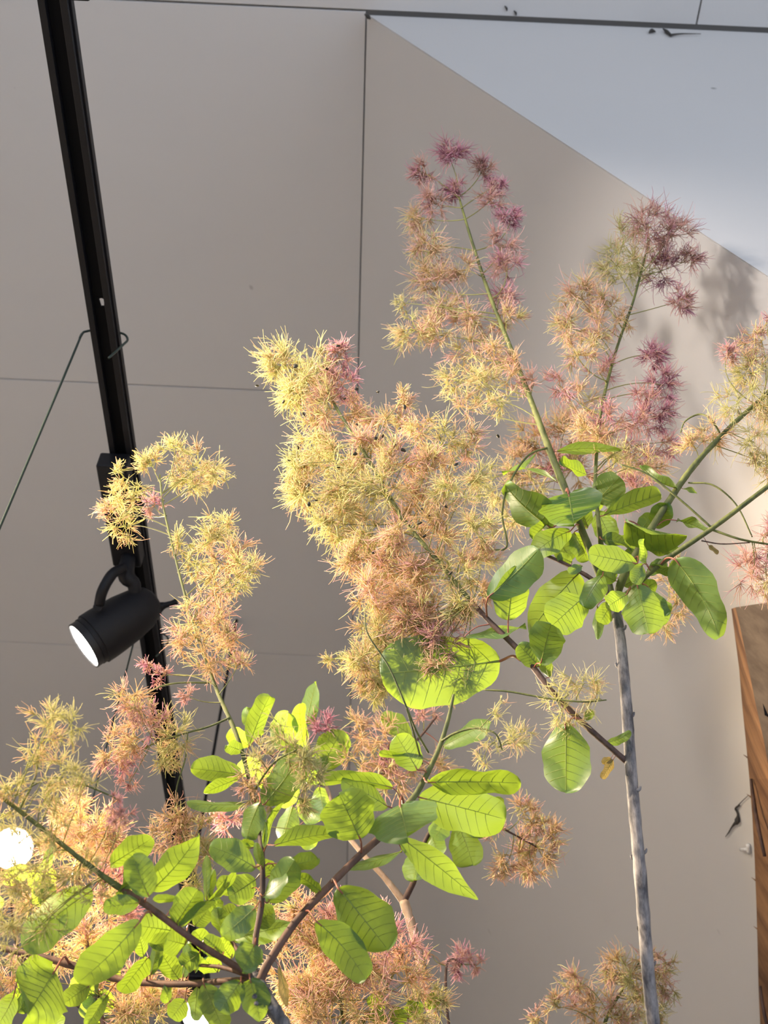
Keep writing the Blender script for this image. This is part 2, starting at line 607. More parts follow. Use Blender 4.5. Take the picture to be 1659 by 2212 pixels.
# second spotlight further along the same track, its lens seen between the leaves
v2 = ray(426, 2190)
f2 = CAM + v2 * (1.215 / v2[2])
TGT = at(600, 1640, 1.0)          # heart of the big leafy branch
d2 = TGT - f2
d2 /= np.linalg.norm(d2)
t2, _, _, r2, _ = lamp('black spotlight further down the track, lit lens glinting between the lower leaves', 0, f2, d2, float(f2[1]) + 0.11, 0, 0, rad=0.036)
tube_obj('swivel_neck', [(TX, float(f2[1]) + 0.09, TZ - 0.03), (f2 - d2 * 0.08)], 0.011, MT['lampbody'], t2, 12, 6)
spot('spot_back_right', f2 + d2 * 0.01, at(600, 1760, 0.98), 80, 42)

# third spotlight on a floor pole behind the left plume
f3 = at(28, 1832, 1.75)
T3 = at(620, 1560, 1.02)
d3 = T3 - f3
d3 /= np.linalg.norm(d3)
t3 = empty('pole_spotlight', (float(f3[0]) - 0.05, float(f3[1]) + 0.03, 0), 'bright round spotlight on a pole glowing through the left flower plume', 'spotlight')
LB = 0.13
lathe('lamp_body', [(-LB, 0.01), (-LB + 0.01, 0.022), (-LB + 0.04, 0.030), (-0.03, 0.034), (-0.012, 0.034)], f3, d3, MT['lampbody'], t3)
lathe('front_ring', [(-0.0125, 0.0335), (-0.0005, 0.034), (0, 0.032), (-0.004, 0.031), (-0.0045, 0.01)], f3, d3, MT['lampring'], t3)
lathe('lens', [(-0.0043, 0.031), (-0.002, 0.0305), (-0.001, 0.015), (-0.0008, 0.001)], f3, d3, MT['lens'], t3)
b3 = f3 - d3 * 0.07
pb = np.array([f3[0] - 0.05, f3[1] + 0.03, 0.0])
tube_obj('pole', [pb, (pb[0], pb[1], 0.9), (pb[0], pb[1], float(b3[2]) - 0.16), b3], [0.011, 0.010, 0.009, 0.009], MT['black'], t3, 10, 30)
lathe('pole_base', [(0.0, 0.14), (0.012, 0.14), (0.018, 0.12), (0.022, 0.02)], pb, (0, 0, 1), MT['black'], t3)
spot('spot_back_left', f3 + d3 * 0.01, T3, 100, 70)

# spotlights on the same track above and behind the viewer
def over_lamp(y, target, energy, size, label, dx=-0.03):
    f_ = np.array([TX + dx, y, TZ - 0.10])
    d_ = np.asarray(target) - f_
    d_ /= np.linalg.norm(d_)
    f_ = f_ + d_ * 0.06
    t, _, _, _, _ = lamp(label, 0, f_, d_, y, 0, 0, rad=0.036, ln=0.13)
    tube_obj('swivel_neck', [(TX, y, TZ - 0.03), f_ - d_ * 0.07], 0.011, MT['lampbody'], t, 12, 6)
    spot('track_lamp_offscreen', f_ + d_ * 0.01, target, energy, size, (1.0, 0.90, 0.80), 0.03, 0.9)
    return t


over_lamp(0.16, at(1080, 950, 1.3), 20, 88, 'black spotlight on the near end of the track, aimed at the flower plumes')

# spotlight on a low pole to the left, outside the frame, raking the plumes from the left
f4 = np.array([-1.45, 0.45, 2.86])
T4 = at(570, 1380, 1.08)
d4 = T4 - f4
d4 /= np.linalg.norm(d4)
t4 = empty('pole_spotlight', (float(f4[0]) - 0.06, float(f4[1]), 0), 'black spotlight on a slim floor pole, raking the flower plumes from the left', 'spotlight')
lathe('lamp_body', [(-LB, 0.01), (-LB + 0.01, 0.022), (-LB + 0.04, 0.030), (-0.03, 0.034), (-0.012, 0.034)], f4, d4, MT['lampbody'], t4)
lathe('front_ring', [(-0.0125, 0.0335), (-0.0005, 0.034), (0, 0.032), (-0.004, 0.031), (-0.0045, 0.01)], f4, d4, MT['lampring'], t4)
lathe('lens', [(-0.0043, 0.031), (-0.002, 0.0305), (-0.001, 0.015), (-0.0008, 0.001)], f4, d4, MT['lens'], t4)
pb = np.array([f4[0] - 0.06, f4[1], 0.0])
tube_obj('pole', [pb, (pb[0], pb[1], 0.9), (pb[0], pb[1], float(f4[2]) - 0.16), f4 - d4 * 0.07], [0.011, 0.010, 0.009, 0.009], MT['black'], t4, 10, 30)
lathe('pole_base', [(0.0, 0.14), (0.012, 0.14), (0.018, 0.12), (0.022, 0.02)], pb, (0, 0, 1), MT['black'], t4)
spot('lamp_left_offscreen', f4 + d4 * 0.01, T4, 240, 46)


# ------------------------------------------------------------------ wire hooks over the track, black pole
def hook(label, y, xoff, drop, r, tail):
    zt = TZ + THT + r
    x1, x2 = TX - 0.017 - r, TX + 0.017 + r
    P = [(TX - xoff, y, zt - drop), (TX - xoff, y, zt - 0.12), (TX - xoff, y - 0.001, zt - 0.02), (TX - xoff + 0.006, y - 0.001, zt - 0.003), (x1 + 0.004, y, zt + 0.001), (TX, y, zt + 0.001), (x2 + 0.002, y + 0.002, zt - 0.001), (x2 + 0.010, y + 0.004, zt - 0.012), (x2 + 0.008, y + 0.001, zt - 0.03), (x2 - 0.002, y - 0.006, zt - 0.03 - tail)]
    o = tube_obj('wire_hook', P, r, MT['wire'], None, 8, 90)
    tag(o, label, 'hook', 'wire hooks on the track')


v = ray(188, 782)
hy1 = 0.885
hook('green-coated wire hook with a long straight tail, on the track before the spotlight', hy1, 0.036, 1.1, 0.0017, 0.045)
hook('green-coated wire hook on the track beyond the spotlight, tail behind the pink tufts', 1.515, 0.030, 1.1, 0.0016, 0.03)

# ------------------------------------------------------------------ rough wooden board against the sloped wall
wb = empty('wooden_board', tuple(hit_slope(1645, 2212)), 'thick rough-sawn wooden board with a dark weathered face against the sloped wall', 'wooden board')
n_ = 14
left_px = [(1584, 1312), (1591, 1370), (1599, 1440), (1607, 1520), (1614, 1600), (1622, 1681), (1629, 1760), (1633, 1850), (1637, 1950), (1640, 2040), (1642, 2130), (1646, 2230), (1650, 2330)]
rg = np.random.default_rng(5)
BD = hit_slope(1704, 1293) - hit_slope(1584, 1312)
BD /= np.linalg.norm(BD)
Vb = []
for k, (x, y) in enumerate(left_px):
    Bk = hit_slope(x + rg.normal(0, 0.8), y) + np.array([-0.003, 0, -0.003])
    z0 = (Bk - CAM) @ _F
    fx = 1590 + 0.205 * (y - 1312)
    zR = (hit_slope(fx, y) - CAM) @ _F
    Fr = at(fx + rg.normal(0, 0.6), y, min(z0 * 0.93, zR * 0.965))
    Fr2 = Fr + BD * 0.30
    Bk2 = Bk + BD * 0.30
    Vb += [Bk, Fr, Fr2, Bk2]
# carry the board on down to the floor
q0, q1 = np.array(Vb[-8:-4]), np.array(Vb[-4:])
floor_pts = []
for a_, b_ in zip(q0, q1):
    dd = np.array([0.10, -0.02, -1.0])
    floor_pts.append(b_ + dd * (b_[2] - 0.0) / 1.0)
Vb += floor_pts
Fl, Ff = [], []
nb = len(left_px) + 1
for k in range(nb - 1):
    a = 4 * k
    Fl.append((a, a + 4, a + 5, a + 1))
    Ff.append((a + 1, a + 5, a + 6, a + 2))
    Ff.append((a + 2, a + 6, a + 7, a + 3))
    Ff.append((a + 3, a + 7, a + 4, a))
mesh_np('sawn_edge', Vb, Fl, MT['wood'], wb, smooth=False)
mesh_np('weathered_face', Vb, Ff + [(0, 1, 2, 3), (4 * nb - 1, 4 * nb - 2, 4 * nb - 3, 4 * nb - 4)], MT['woodD'], wb, smooth=False)
# dark clip on the face
zc = (hit_slope(1605, 1500) - CAM) @ _F * 0.93 - 0.012
cl = []
for (x, y) in ((1634, 1438), (1643, 1440), (1680, 1560), (1652, 1545)):
    cl.append(at(x, y, zc))
for (x, y) in ((1634, 1438), (1643, 1440), (1680, 1560), (1652, 1545)):
    cl.append(at(x, y, zc + 0.03))
mesh_np('clip', cl, [(0, 1, 2, 3), (7, 6, 5, 4), (0, 4, 5, 1), (1, 5, 6, 2), (2, 6, 7, 3), (3, 7, 4, 0)], MT['black'], wb, smooth=False)
# splits and splinters along the sawn edge
for (xa_, ya_, xb_, yb_) in ((1622, 1682, 1652, 1850), (1642, 2130, 1664, 2240)):
    za = (hit_slope(xa_, ya_) - CAM) @ _F * 0.985
    zb_ = (hit_slope(xb_, yb_) - CAM) @ _F * 0.955
    tube_obj('split', [at(xa_, ya_, za), at((xa_ + xb_) / 2 - 3, (ya_ + yb_) / 2, (za + zb_) / 2), at(xb_, yb_, zb_)], [0.0022, 0.0032, 0.0025], MT['twigD'], wb, 6, 10)
for (x, y) in ((1619, 1640), (1626, 1725), (1636, 1905), (1640, 2010)):
    P = hit_slope(x, y)
    Q = P + (at(x - 7, y - 9, 1.0) - at(x, y, 1.0)) * 1.9 + np.array([-0.004, 0, 0])
    tube_obj('splinter', [P, Q], [0.0016, 0.0003], MT['wood'], wb, 5, 3)

# cobweb tangle and a little clear hook on the sloped wall
def on_slope(x, y, off=0.003):
    P = hit_slope(x, y)
    n = np.array([-1, 0, -SL]) / math.hypot(1, SL)
    return P + n * off


cw = empty('cobweb_tangle', tuple(on_slope(1596, 1770)), 'dusty dark cobweb tangle on the sloped wall beside the wooden board', 'cobweb')
tube_obj('strand', [on_slope(1600, 1738), on_slope(1592, 1745), on_slope(1597, 1757), on_slope(1595, 1772)], [0.0012, 0.0018, 0.0016, 0.003], MT['dust'], cw, 6, 14)
tube_obj('strand', [on_slope(1595, 1772), on_slope(1585, 1783), on_slope(1578, 1795), on_slope(1570, 1806)], [0.003, 0.0014, 0.0012, 0.0005], MT['dust'], cw, 6, 14)
tube_obj('strand', [on_slope(1594, 1742), on_slope(1605, 1730), on_slope(1620, 1716)], [0.001, 0.0006, 0.0004], MT['dust'], cw, 5, 8)
tube_obj('clump', [on_slope(1597, 1762), on_slope(1596, 1770), on_slope(1594, 1778)], [0.002, 0.0048, 0.002], MT['dust'], cw, 8, 9)
def on_corner(x, y, off=0.006):
    v_ = ray(x, y)
    return CAM + v_ * ((Y0 - off) / v_[1])


cj = empty('cobweb_tangle', tuple(on_corner(1440, 70)), 'short dark cobweb clumps under the ceiling joint of the bluish corner wall', 'cobweb')
tube_obj('clump', [on_corner(1402, 70), on_corner(1408, 66), on_corner(1416, 69)], [0.001, 0.0042, 0.001], MT['dust'], cj, 7, 8)
tube_obj('clump', [on_corner(1432, 62), on_corner(1440, 68), on_corner(1450, 77)], [0.001, 0.0035, 0.002], MT['dust'], cj, 7, 8)
tube_obj('strand', [on_corner(1448, 76), on_corner(1470, 73), on_corner(1514, 73)], [0.0026, 0.0014, 0.0006], MT['dust'], cj, 6, 8)
cj2 = empty('cobweb_tangle', tuple(on_corner(795, 36)), 'tiny dust clump where ceiling, sloped wall and corner wall meet', 'cobweb')
tube_obj('clump', [on_corner(788, 31), on_corner(795, 36), on_corner(800, 41)], [0.0012, 0.0045, 0.001], MT['dust'], cj2, 7, 8)
for (x, y) in ((1090, 12), (1110, 22)):
    P_ = hit_ceiling(x, y) + np.array([0, 0, -0.002])
    tube_obj('clump', [P_, P_ + np.array([0.004, 0.004, -0.001]), P_ + np.array([0.005, 0.009, 0])], [0.0006, 0.0022, 0.0006], MT['dust'], cj2, 6, 6)
wh = empty('wall_hook', tuple(on_slope(1618, 1832)), 'tiny clear plastic hook stuck beside the wooden board', 'hook')
tube_obj('hook_arm', [on_slope(1604, 1833, 0.004), on_slope(1618, 1832, 0.004)], 0.0028, MT['clear'], wh, 8, 4)
tube_obj('hook_plate', [on_slope(1619, 1822, 0.003), on_slope(1621, 1842, 0.003)], 0.0035, MT['clear'], wh, 8, 4)


# ------------------------------------------------------------------ plants
class Plant:
    def __init__(self, label, base, group=None, name='smoke_bush_branch'):
        self.root = empty(name, tuple(base), label, 'branch', group)
        self.segs = []            # (pixel/depth samples) used to attach leaves
        self.rng = np.random.default_rng(abs(hash(label)) % 1000 if False else sum(ord(c) for c in label))

    def stem(self, name, pts, material, parent=None, sides=10, rough=0.03, attach=True, down=False):
        """pts list of (px, py, depth, radius px)."""
        P = [at(x, y, z) for x, y, z, r in pts]
        R = [r * z / FPX for x, y, z, r in pts]
        if down:
            p0 = P[0]
            dn_ = P[0] - P[1]
            dn_ /= np.linalg.norm(dn_)
            p1 = p0 + dn_ * 0.06
            p2 = p1 + (dn_ + np.array([0, 0, -1])) * 0.05
            low = [np.array([p2[0], p2[1], zz]) for zz in np.arange(0.0, p2[2] - 0.08, 0.12)]
            P = low + [p2, p1] + P
            R = [R[0] * 1.1] * (len(low) + 2) + R
        n = max(4, (len(P) - 1) * 9)
        o = tube_obj(name, P, R, MT[material], parent or self.root, sides, n, True, rough, len(pts))
        if attach:
            Q = catmull([(x, y, z) for x, y, z, r in pts], max(12, len(pts) * 10))
            self.segs.append(Q)
        return o

    def nearest(self, px, py):
        best = None
        for Q in self.segs:
            d = (Q[:, 0] - px) ** 2 + (Q[:, 1] - py) ** 2
            i = int(np.argmin(d))
            if best is None or d[i] < best[0]:
                best = (d[i], Q[i])
        return best[1], math.sqrt(best[0])


def leaf_surface(L, W, p, q, bend, fold, wave, ph, curl, side):
    pk = p / (p + q)
    mx = (pk ** p) * ((1 - pk) ** q)

    def f(u, v):
        u = np.asarray(u, float)
        v = np.asarray(v, float)
        w_ = W / 2 * ((np.clip(u, 0, 1) ** p) * (np.clip(1 - u, 0, 1) ** q)) / mx
        x = u * L
        y = v * w_ * (1 + 0.05 * np.sin(u * 17 + ph * 3 + np.sign(v)))
        yy = np.abs(y)
        z = fold * yy + wave * W * 0.5 * (v ** 2) * np.sin(u * 9.0 + ph + 1.7 * np.sign(v)) + 0.012 * W * np.abs(np.sin(u * 24 - 6 * np.abs(v))) * np.abs(v)
        z = z + curl * W * 0.25 * v * np.abs(v)
        # sideways sweep and lengthwise bend
        y = y + side * L * u * (1 - u)
        z = z + bend * L * (u * (1 - u)) * 1.0
        return x, y, z
    return f


def add_leaf(pl, bx, by, tx, ty, wpx, kind='leaf', dz=0.0, s=1, roll=None, AR=1.45, shape='oval', bend=None, fold=None, under=True, side=0.0, pet=None, parent=None, wave=None, petmat='petiole'):
    rng = pl.rng
    (qx, qy, qz), dist = pl.nearest(*(pet or (bx, by)))
    z = qz + dz
    k = z / FPX
    l_app = math.hypot(tx - bx, ty - by) * k
    w_app = wpx * k
    if l_app / w_app < AR:
        W = w_app
        L = AR * W
        dzt = -s * math.sqrt(max(0, L * L - l_app * l_app))
        dzt = max(-0.05, min(0.05, dzt))
        rl = 0.0
    else:
        L = l_app
        W = L / AR
        dzt = -s * 0.15 * L
        rl = math.acos(max(0.2, min(1.0, w_app / W)))
        rl = min(rl, 1.25)
    if roll is None:
        rl = rl * (1 if rng.random() > 0.5 else -1)
    else:
        rl = abs(rl) * roll
    B = at(bx, by, z)
    T = at(tx, ty, z + dzt)
    p, q = {'oval': (0.55, 0.42), 'round': (0.48, 0.36), 'obov': (0.8, 0.38), 'point': (0.5, 0.75), 'heart': (0.36, 0.55), 'lance': (0.7, 0.9)}[shape]
    bend = rng.normal(0.0, 0.22) if bend is None else bend
    fold = rng.uniform(-0.05, 0.30) if fold is None else fold
    wave = rng.uniform(0.05, 0.20) if wave is None else wave
    X = T - B
    Lc = np.linalg.norm(X)
    X /= Lc
    toc = CAM - (B + T) / 2
    n0 = toc - X * (toc @ X)
    n0 /= np.linalg.norm(n0)
    Yv = np.cross(n0, X)
    c_, s_ = math.cos(rl), math.sin(rl)
    Yr = c_ * Yv + s_ * n0
    Nr = np.cross(X, Yr)
    # local +z is the upper side of the blade; the camera mostly sees the underside
    sg = -1.0 if under else 1.0
    f = leaf_surface(Lc, W, p, q, bend, fold, wave, rng.uniform(0, 6), rng.normal(0, 0.25), side)

    def world(u, v):
        x, y, z_ = f(u, v)
        return B + x[..., None] * X + y[..., None] * Yr + (sg * z_)[..., None] * Nr
    nu, nv = 17, 9
    uu = 0.5 - 0.5 * np.cos(np.linspace(0.03, 1, nu) * math.pi)
    vv = np.linspace(-1, 1, nv)
    Ug, Vg = np.meshgrid(uu, vv, indexing='ij')
    V = world(Ug, Vg).reshape(-1, 3)
    idx = np.arange(nu * nv).reshape(nu, nv)
    Q = np.stack([idx[:-1, :-1], idx[1:, :-1], idx[1:, 1:], idx[:-1, 1:]], -1).reshape(-1, 4)
    if under:
        Q = Q[:, ::-1]
    lf = mesh_np('leaf', V, Q, MT[kind], parent or pl.root)
    _PW[lf.name] = Vector((0, 0, 0))
    # veins
    um = np.linspace(0.0, 0.96, 12)
    Pm = world(um, np.zeros(12))
    r0 = W * 0.013 + 0.00015
    V1, Q1 = tubes(Pm[None], np.linspace(r0, r0 * 0.3, 12)[None], 4)
    npair = 7
    PS = []
    for sd in (-1, 1):
        for i in range(npair):
            a = 0.08 + 0.80 * i / npair + (0.03 if sd > 0 else 0)
            t = np.linspace(0, 1, 6)
            us = a + 0.17 * t ** 1.3 * (1 - 0.5 * a)
            PS.append(world(us, sd * 0.93 * t))
    PS = np.array(PS)
    V2, Q2 = tubes(PS, np.broadcast_to(np.linspace(r0 * 0.45, r0 * 0.18, 6), (len(PS), 6)), 3)
    vo = mesh_np('veins', np.vstack([V1, V2]), np.vstack([Q1, Q2 + len(V1)]), MT['vein'])
    vo.parent = lf
    # petiole
    A = at(qx, qy, qz)
    if pet is not None:
        A = at(pet[0], pet[1], qz)
    mid = (A + B) / 2 + 0.12 * np.linalg.norm(B - A) * (UP - X * 0.5)
    e = world(np.array([0.10]), np.array([0.0]))[0]
    po = tube_obj('petiole', [A, mid, B, e], [r0 * 1.5, r0 * 1.2, r0 * 1.15, r0 * 0.8], MT[petmat], None, 6, 12)
    po.parent = lf
    return lf


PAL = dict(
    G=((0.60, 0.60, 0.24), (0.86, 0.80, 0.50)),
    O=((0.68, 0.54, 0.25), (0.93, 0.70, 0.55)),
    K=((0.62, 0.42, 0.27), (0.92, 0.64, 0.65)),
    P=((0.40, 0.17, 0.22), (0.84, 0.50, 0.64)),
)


def plume(pl, axis, blobs, dens=1.0, seed=0, zoff=0.0, jit=0.7, fil_r=1.0, stalk_r=1.2, name='plume', seeds=(), axis_obj=True, axis_r=None, spread=1.0):
    """axis: list of (px,py,depth); blobs: (px,py,r px,colour key[,density])."""
    rng = np.random.default_rng(seed)
    AX = catmull(axis, 60)
    VV, QQ, CC = [], [], []
    off = 0

    def emit(P, R, cols, sides=3):
        nonlocal off
        V, Q = tubes(P, R, sides)
        VV.append(V)
        QQ.append(Q + off)
        off += len(V)
        CC.append(np.repeat(cols.reshape(-1, 3), sides, axis=0))
    stalks = []
    sr = []
    for bl in blobs:
        x, y, r, key = bl[:4]
        dn = (bl[4] if len(bl) > 4 else 1.0) * dens
        d = np.hypot(AX[:, 0] - x, AX[:, 1] - y)
        i = int(np.argmin(d))
        j = max(0, i - int(3 + 0.03 * d[i]))
        a = AX[j]
        zc_ = AX[i][2] + zoff + rng.uniform(-1, 1) * jit * r / FPX * AX[i][2]
        cpt = at(x, y, zc_)
        k = zc_ / FPX
        rr = r * k
        apt = at(*a)
        ctr = (apt + cpt) / 2 + rng.normal(0, 0.12, 3) * np.linalg.norm(cpt - apt)
        t = np.linspace(0, 1, 7)[:, None]
        st = (1 - t) ** 2 * apt + 2 * t * (1 - t) * ctr + t * t * cpt
        stalks.append(st)
        sr.append(np.linspace(stalk_r * 1.1, stalk_r * 0.6, 7) * k)
        out = cpt - apt
        out /= np.linalg.norm(out) + 1e-9
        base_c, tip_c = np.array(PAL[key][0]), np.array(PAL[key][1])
        n1 = max(4, int(round(9 * math.sqrt(dn))))
        d1 = rng.normal(0, 1, (n1, 3))
        d1 /= np.linalg.norm(d1, axis=1, keepdims=True)
        d1 = d1 + 0.35 * out
        d1 /= np.linalg.norm(d1, axis=1, keepdims=True)
        l1 = rr * rng.uniform(0.25, 0.85, (n1, 1)) * spread
        # first-order twigs start a little way back along the stalk
        s1 = st[-1][None] - out[None] * rr * rng.uniform(0, 0.35, (n1, 1))
        e1 = s1 + d1 * l1
        m1 = (s1 + e1) / 2 + rng.normal(0, 0.12, (n1, 3)) * l1
        tt = np.linspace(0, 1, 4)[None, :, None]
        T1 = (1 - tt) ** 2 * s1[:, None] + 2 * tt * (1 - tt) * m1[:, None] + tt * tt * e1[:, None]
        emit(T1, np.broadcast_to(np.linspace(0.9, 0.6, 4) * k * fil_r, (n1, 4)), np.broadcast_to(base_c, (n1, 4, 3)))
        n2 = max(2, int(round(4 * math.sqrt(dn))))
        s2 = np.repeat(e1, n2, axis=0)
        d2_ = np.repeat(d1, n2, axis=0) + rng.normal(0, 0.65, (n1 * n2, 3))
        d2_ /= np.linalg.norm(d2_, axis=1, keepdims=True)
        l2 = rr * rng.uniform(0.20, 0.48, (n1 * n2, 1)) * spread
        e2 = s2 + d2_ * l2
        m2 = (s2 + e2) / 2 + rng.normal(0, 0.15, (n1 * n2, 3)) * l2
        T2 = (1 - tt) ** 2 * s2[:, None] + 2 * tt * (1 - tt) * m2[:, None] + tt * tt * e2[:, None]
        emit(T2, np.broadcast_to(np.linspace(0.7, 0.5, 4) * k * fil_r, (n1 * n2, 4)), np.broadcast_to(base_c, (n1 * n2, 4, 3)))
        n3 = 7
        pick = rng.uniform(0.0, 1.0, (n1 * n2, n3, 1))
        s3 = (s2[:, None] * (1 - pick) + e2[:, None] * pick).reshape(-1, 3)
        d3_ = np.repeat(d2_, n3, axis=0) + rng.normal(0, 0.75, (n1 * n2 * n3, 3))
        d3_ /= np.linalg.norm(d3_, axis=1, keepdims=True)
        nn = len(s3)
        l3 = rr * rng.uniform(0.35, 0.85, (nn, 1)) * rng.choice([0.7, 1.0, 1.4], (nn, 1))
        e3 = s3 + d3_ * l3
        m3 = (s3 + e3) / 2 + rng.normal(0, 0.16, (nn, 3)) * l3
        t5 = np.linspace(0, 1, 4)[None, :, None]
        T3 = (1 - t5) ** 2 * s3[:, None] + 2 * t5 * (1 - t5) * m3[:, None] + t5 * t5 * e3[:, None]
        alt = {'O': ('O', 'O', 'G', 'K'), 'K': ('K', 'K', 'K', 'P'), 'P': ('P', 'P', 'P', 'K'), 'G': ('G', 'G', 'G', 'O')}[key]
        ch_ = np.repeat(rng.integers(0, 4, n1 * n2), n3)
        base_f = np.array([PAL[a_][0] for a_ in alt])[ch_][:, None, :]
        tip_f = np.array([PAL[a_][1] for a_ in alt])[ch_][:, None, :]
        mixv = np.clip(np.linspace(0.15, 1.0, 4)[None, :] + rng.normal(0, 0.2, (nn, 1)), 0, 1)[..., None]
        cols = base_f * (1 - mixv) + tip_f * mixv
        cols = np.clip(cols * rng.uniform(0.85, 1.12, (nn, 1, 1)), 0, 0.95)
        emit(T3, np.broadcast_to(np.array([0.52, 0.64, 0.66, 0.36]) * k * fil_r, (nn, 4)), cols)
    o = mesh_np(name, np.vstack(VV), np.vstack(QQ), MT['fuzz'], pl.root, np.vstack(CC), kind='stuff')
    SV, SQ = tubes(np.array(stalks), np.array(sr), 5)
    so = mesh_np('plume_stalks', SV, SQ, MT['stalk'])
    so.parent = o
    so['kind'] = 'stuff'
    for (x, y) in seeds:
        d = np.hypot(AX[:, 0] - x, AX[:, 1] - y)
        i = int(np.argmin(d))
        z = AX[i][2] - rng.uniform(0.2, 0.9) * 60 / FPX * AX[i][2]
        seed_obj(at(x, y, z), rng, z / FPX, o)
    return o


_SEED = []


def seed_obj(P, rng, k, parent):
    if not _SEED:
        V, F = [], []
        for i in range(7):
            a = math.pi * i / 6
            for j in range(8):
                b = 2 * math.pi * j / 8
                kid = 1 - 0.25 * math.sin(a) * max(0, math.cos(b))
                V.append((math.sin(a) * math.cos(b) * 0.8 * kid, math.sin(a) * math.sin(b) * 0.45, -math.cos(a)))
        for i in range(6):
            for j in range(8):
                j2 = (j + 1) % 8
                F.append((i * 8 + j, i * 8 + j2, (i + 1) * 8 + j2, (i + 1) * 8 + j))
        o = mesh_np('seed', V, F, MT['seed'])
        _SEED.append(o.data)
    else:
        o = bpy.data.objects.new('seed', _SEED[0])
        C.objects.link(o)
    o.parent = parent
    o.location = Vector(P)
    sc_ = k * rng.uniform(4.5, 7.0)
    o.scale = (sc_, sc_, sc_)
    o.rotation_euler = tuple(rng.uniform(0, 6.28, 3))
    return o


def leaves(pl, rows, **common):
    for r in rows:
        kw = dict(common)
        kw.update(r[5] if len(r) > 5 else {})
        add_leaf(pl, *r[:5], **kw)

# ================================================================== right branch (grey trunk)
PA = Plant('tall grey-barked smoke bush branch with a whorl of dark leaves and pink plumes', at(1416, 2250, 0.86))
PA.root.location.z = 0.0
_PW[PA.root.name] = Vector(PA.root.location)
PA.stem('trunk', [(1416, 2250, 0.86, 14.5), (1400, 2100, 0.885, 14.3), (1384, 1900, 0.925, 14), (1366, 1700, 0.98, 13), (1353, 1520, 1.04, 12.3), (1340, 1380, 1.10, 11.5), (1331, 1320, 1.13, 11)], 'barkA', sides=16, rough=0.035, down=True)
A_TOP = (1325, 1295, 1.14)
PA.stem('side_branch', [(1331, 1325, 1.13, 9), (1312, 1290, 1.145, 7.5), (1275, 1190, 1.18, 8), (1228, 1075, 1.22, 8.5), (1190, 980, 1.26, 7.5), (1145, 860, 1.31, 6), (1098, 740, 1.36, 5), (1055, 630, 1.41, 4), (1022, 530, 1.45, 3.2), (1001, 460, 1.48, 2.6), (990, 420, 1.5, 1.8)], 'twigG')
PA.stem('side_branch', [(1325, 1300, 1.14, 8), (1302, 1200, 1.18, 6), (1290, 1100, 1.22, 4.5), (1286, 1030, 1.25, 4), (1298, 890, 1.30, 3.6), (1330, 760, 1.35, 3.2), (1368, 650, 1.39, 2.8), (1394, 550, 1.43, 2.2), (1400, 520, 1.44, 1.6)], 'twigG')
PA.stem('side_branch', [(1328, 1310, 1.135, 8.5), (1345, 1250, 1.13, 9), (1390, 1170, 1.13, 8), (1440, 1090, 1.14, 7.5), (1500, 1005, 1.15, 6.5), (1580, 920, 1.17, 5.2), (1665, 845, 1.19, 4.5), (1760, 770, 1.21, 3)], 'twigG')
PA.stem('side_branch', [(1335, 1300, 1.125, 8), (1362, 1276, 1.10, 6), (1430, 1215, 1.08, 6), (1540, 1140, 1.07, 5.5), (1660, 1050, 1.07, 5), (1760, 980, 1.07, 4.5)], 'twigG')
PA.stem('side_branch', [(1335, 1310, 1.13, 7), (1290, 1260, 1.15, 5), (1240, 1228, 1.16, 4.5), (1180, 1200, 1.17, 3.5), (1150, 1190, 1.175, 2)], 'twigD')
# long dark side branch to the big yellow plume
PA.stem('side_branch', [(1358, 1648, 1.0, 7), (1330, 1625, 1.0, 6.5), (1215, 1520, 1.02, 7), (1130, 1415, 1.05, 6.5), (1060, 1345, 1.07, 6), (1018, 1300, 1.085, 5.5)], 'twigD')
PA.stem('side_branch', [(1018, 1300, 1.085, 4.6), (940, 1205, 1.11, 5), (870, 1120, 1.14, 5), (800, 1000, 1.17, 4.6), (750, 920, 1.20, 3.6), (714, 860, 1.22, 3.0), (690, 822, 1.24, 2)], 'twigG')
# curved thin stalks
PA.stem('thin_stalk', [(1186, 966, 1.265, 2.6), (1140, 985, 1.24, 2.4), (1100, 1045, 1.21, 2.4), (1085, 1110, 1.18, 2.2), (1095, 1180, 1.15, 2.2), (1060, 1190, 1.13, 2), (1000, 1215, 1.11, 1.6)], 'twigG', attach=False)
PA.stem('thin_stalk', [(1535, 1138, 1.07, 2.6), (1470, 1080, 1.08, 2.4), (1400, 1025, 1.09, 2), (1340, 1003, 1.10, 1.8)], 'twigG', attach=False)
PA.stem('thin_stalk', [(1540, 1145, 1.07, 2.8), (1600, 1165, 1.06, 2.5), (1662, 1176, 1.06, 2.2), (1720, 1185, 1.06, 2)], 'twigG', attach=False)
PA.stem('thin_stalk', [(1487, 1043, 1.145, 2), (1540, 1048, 1.13, 2), (1590, 1090, 1.12, 1.9), (1625, 1160, 1.11, 1.6)], 'twigG', attach=False)
PA.stem('thin_stalk', [(1555, 935, 1.16, 2.2), (1535, 905, 1.16, 2.1), (1510, 895, 1.17, 2), (1480, 910, 1.17, 1.7), (1470, 935, 1.17, 1.3)], 'twigG', attach=False)
PA.stem('thin_stalk', [(1045, 1490, 1.03, 2), (1100, 1494, 1.02, 2.2), (1180, 1508, 1.01, 2.1), (1260, 1516, 1.0, 1.8), (1310, 1512, 1.0, 1.4)], 'twigG', attach=False)
PA.stem('thin_stalk', [(1515, 1168, 1.07, 1.6), (1560, 1175, 1.065, 1.4), (1620, 1172, 1.06, 1.2)], 'twigD', attach=False)
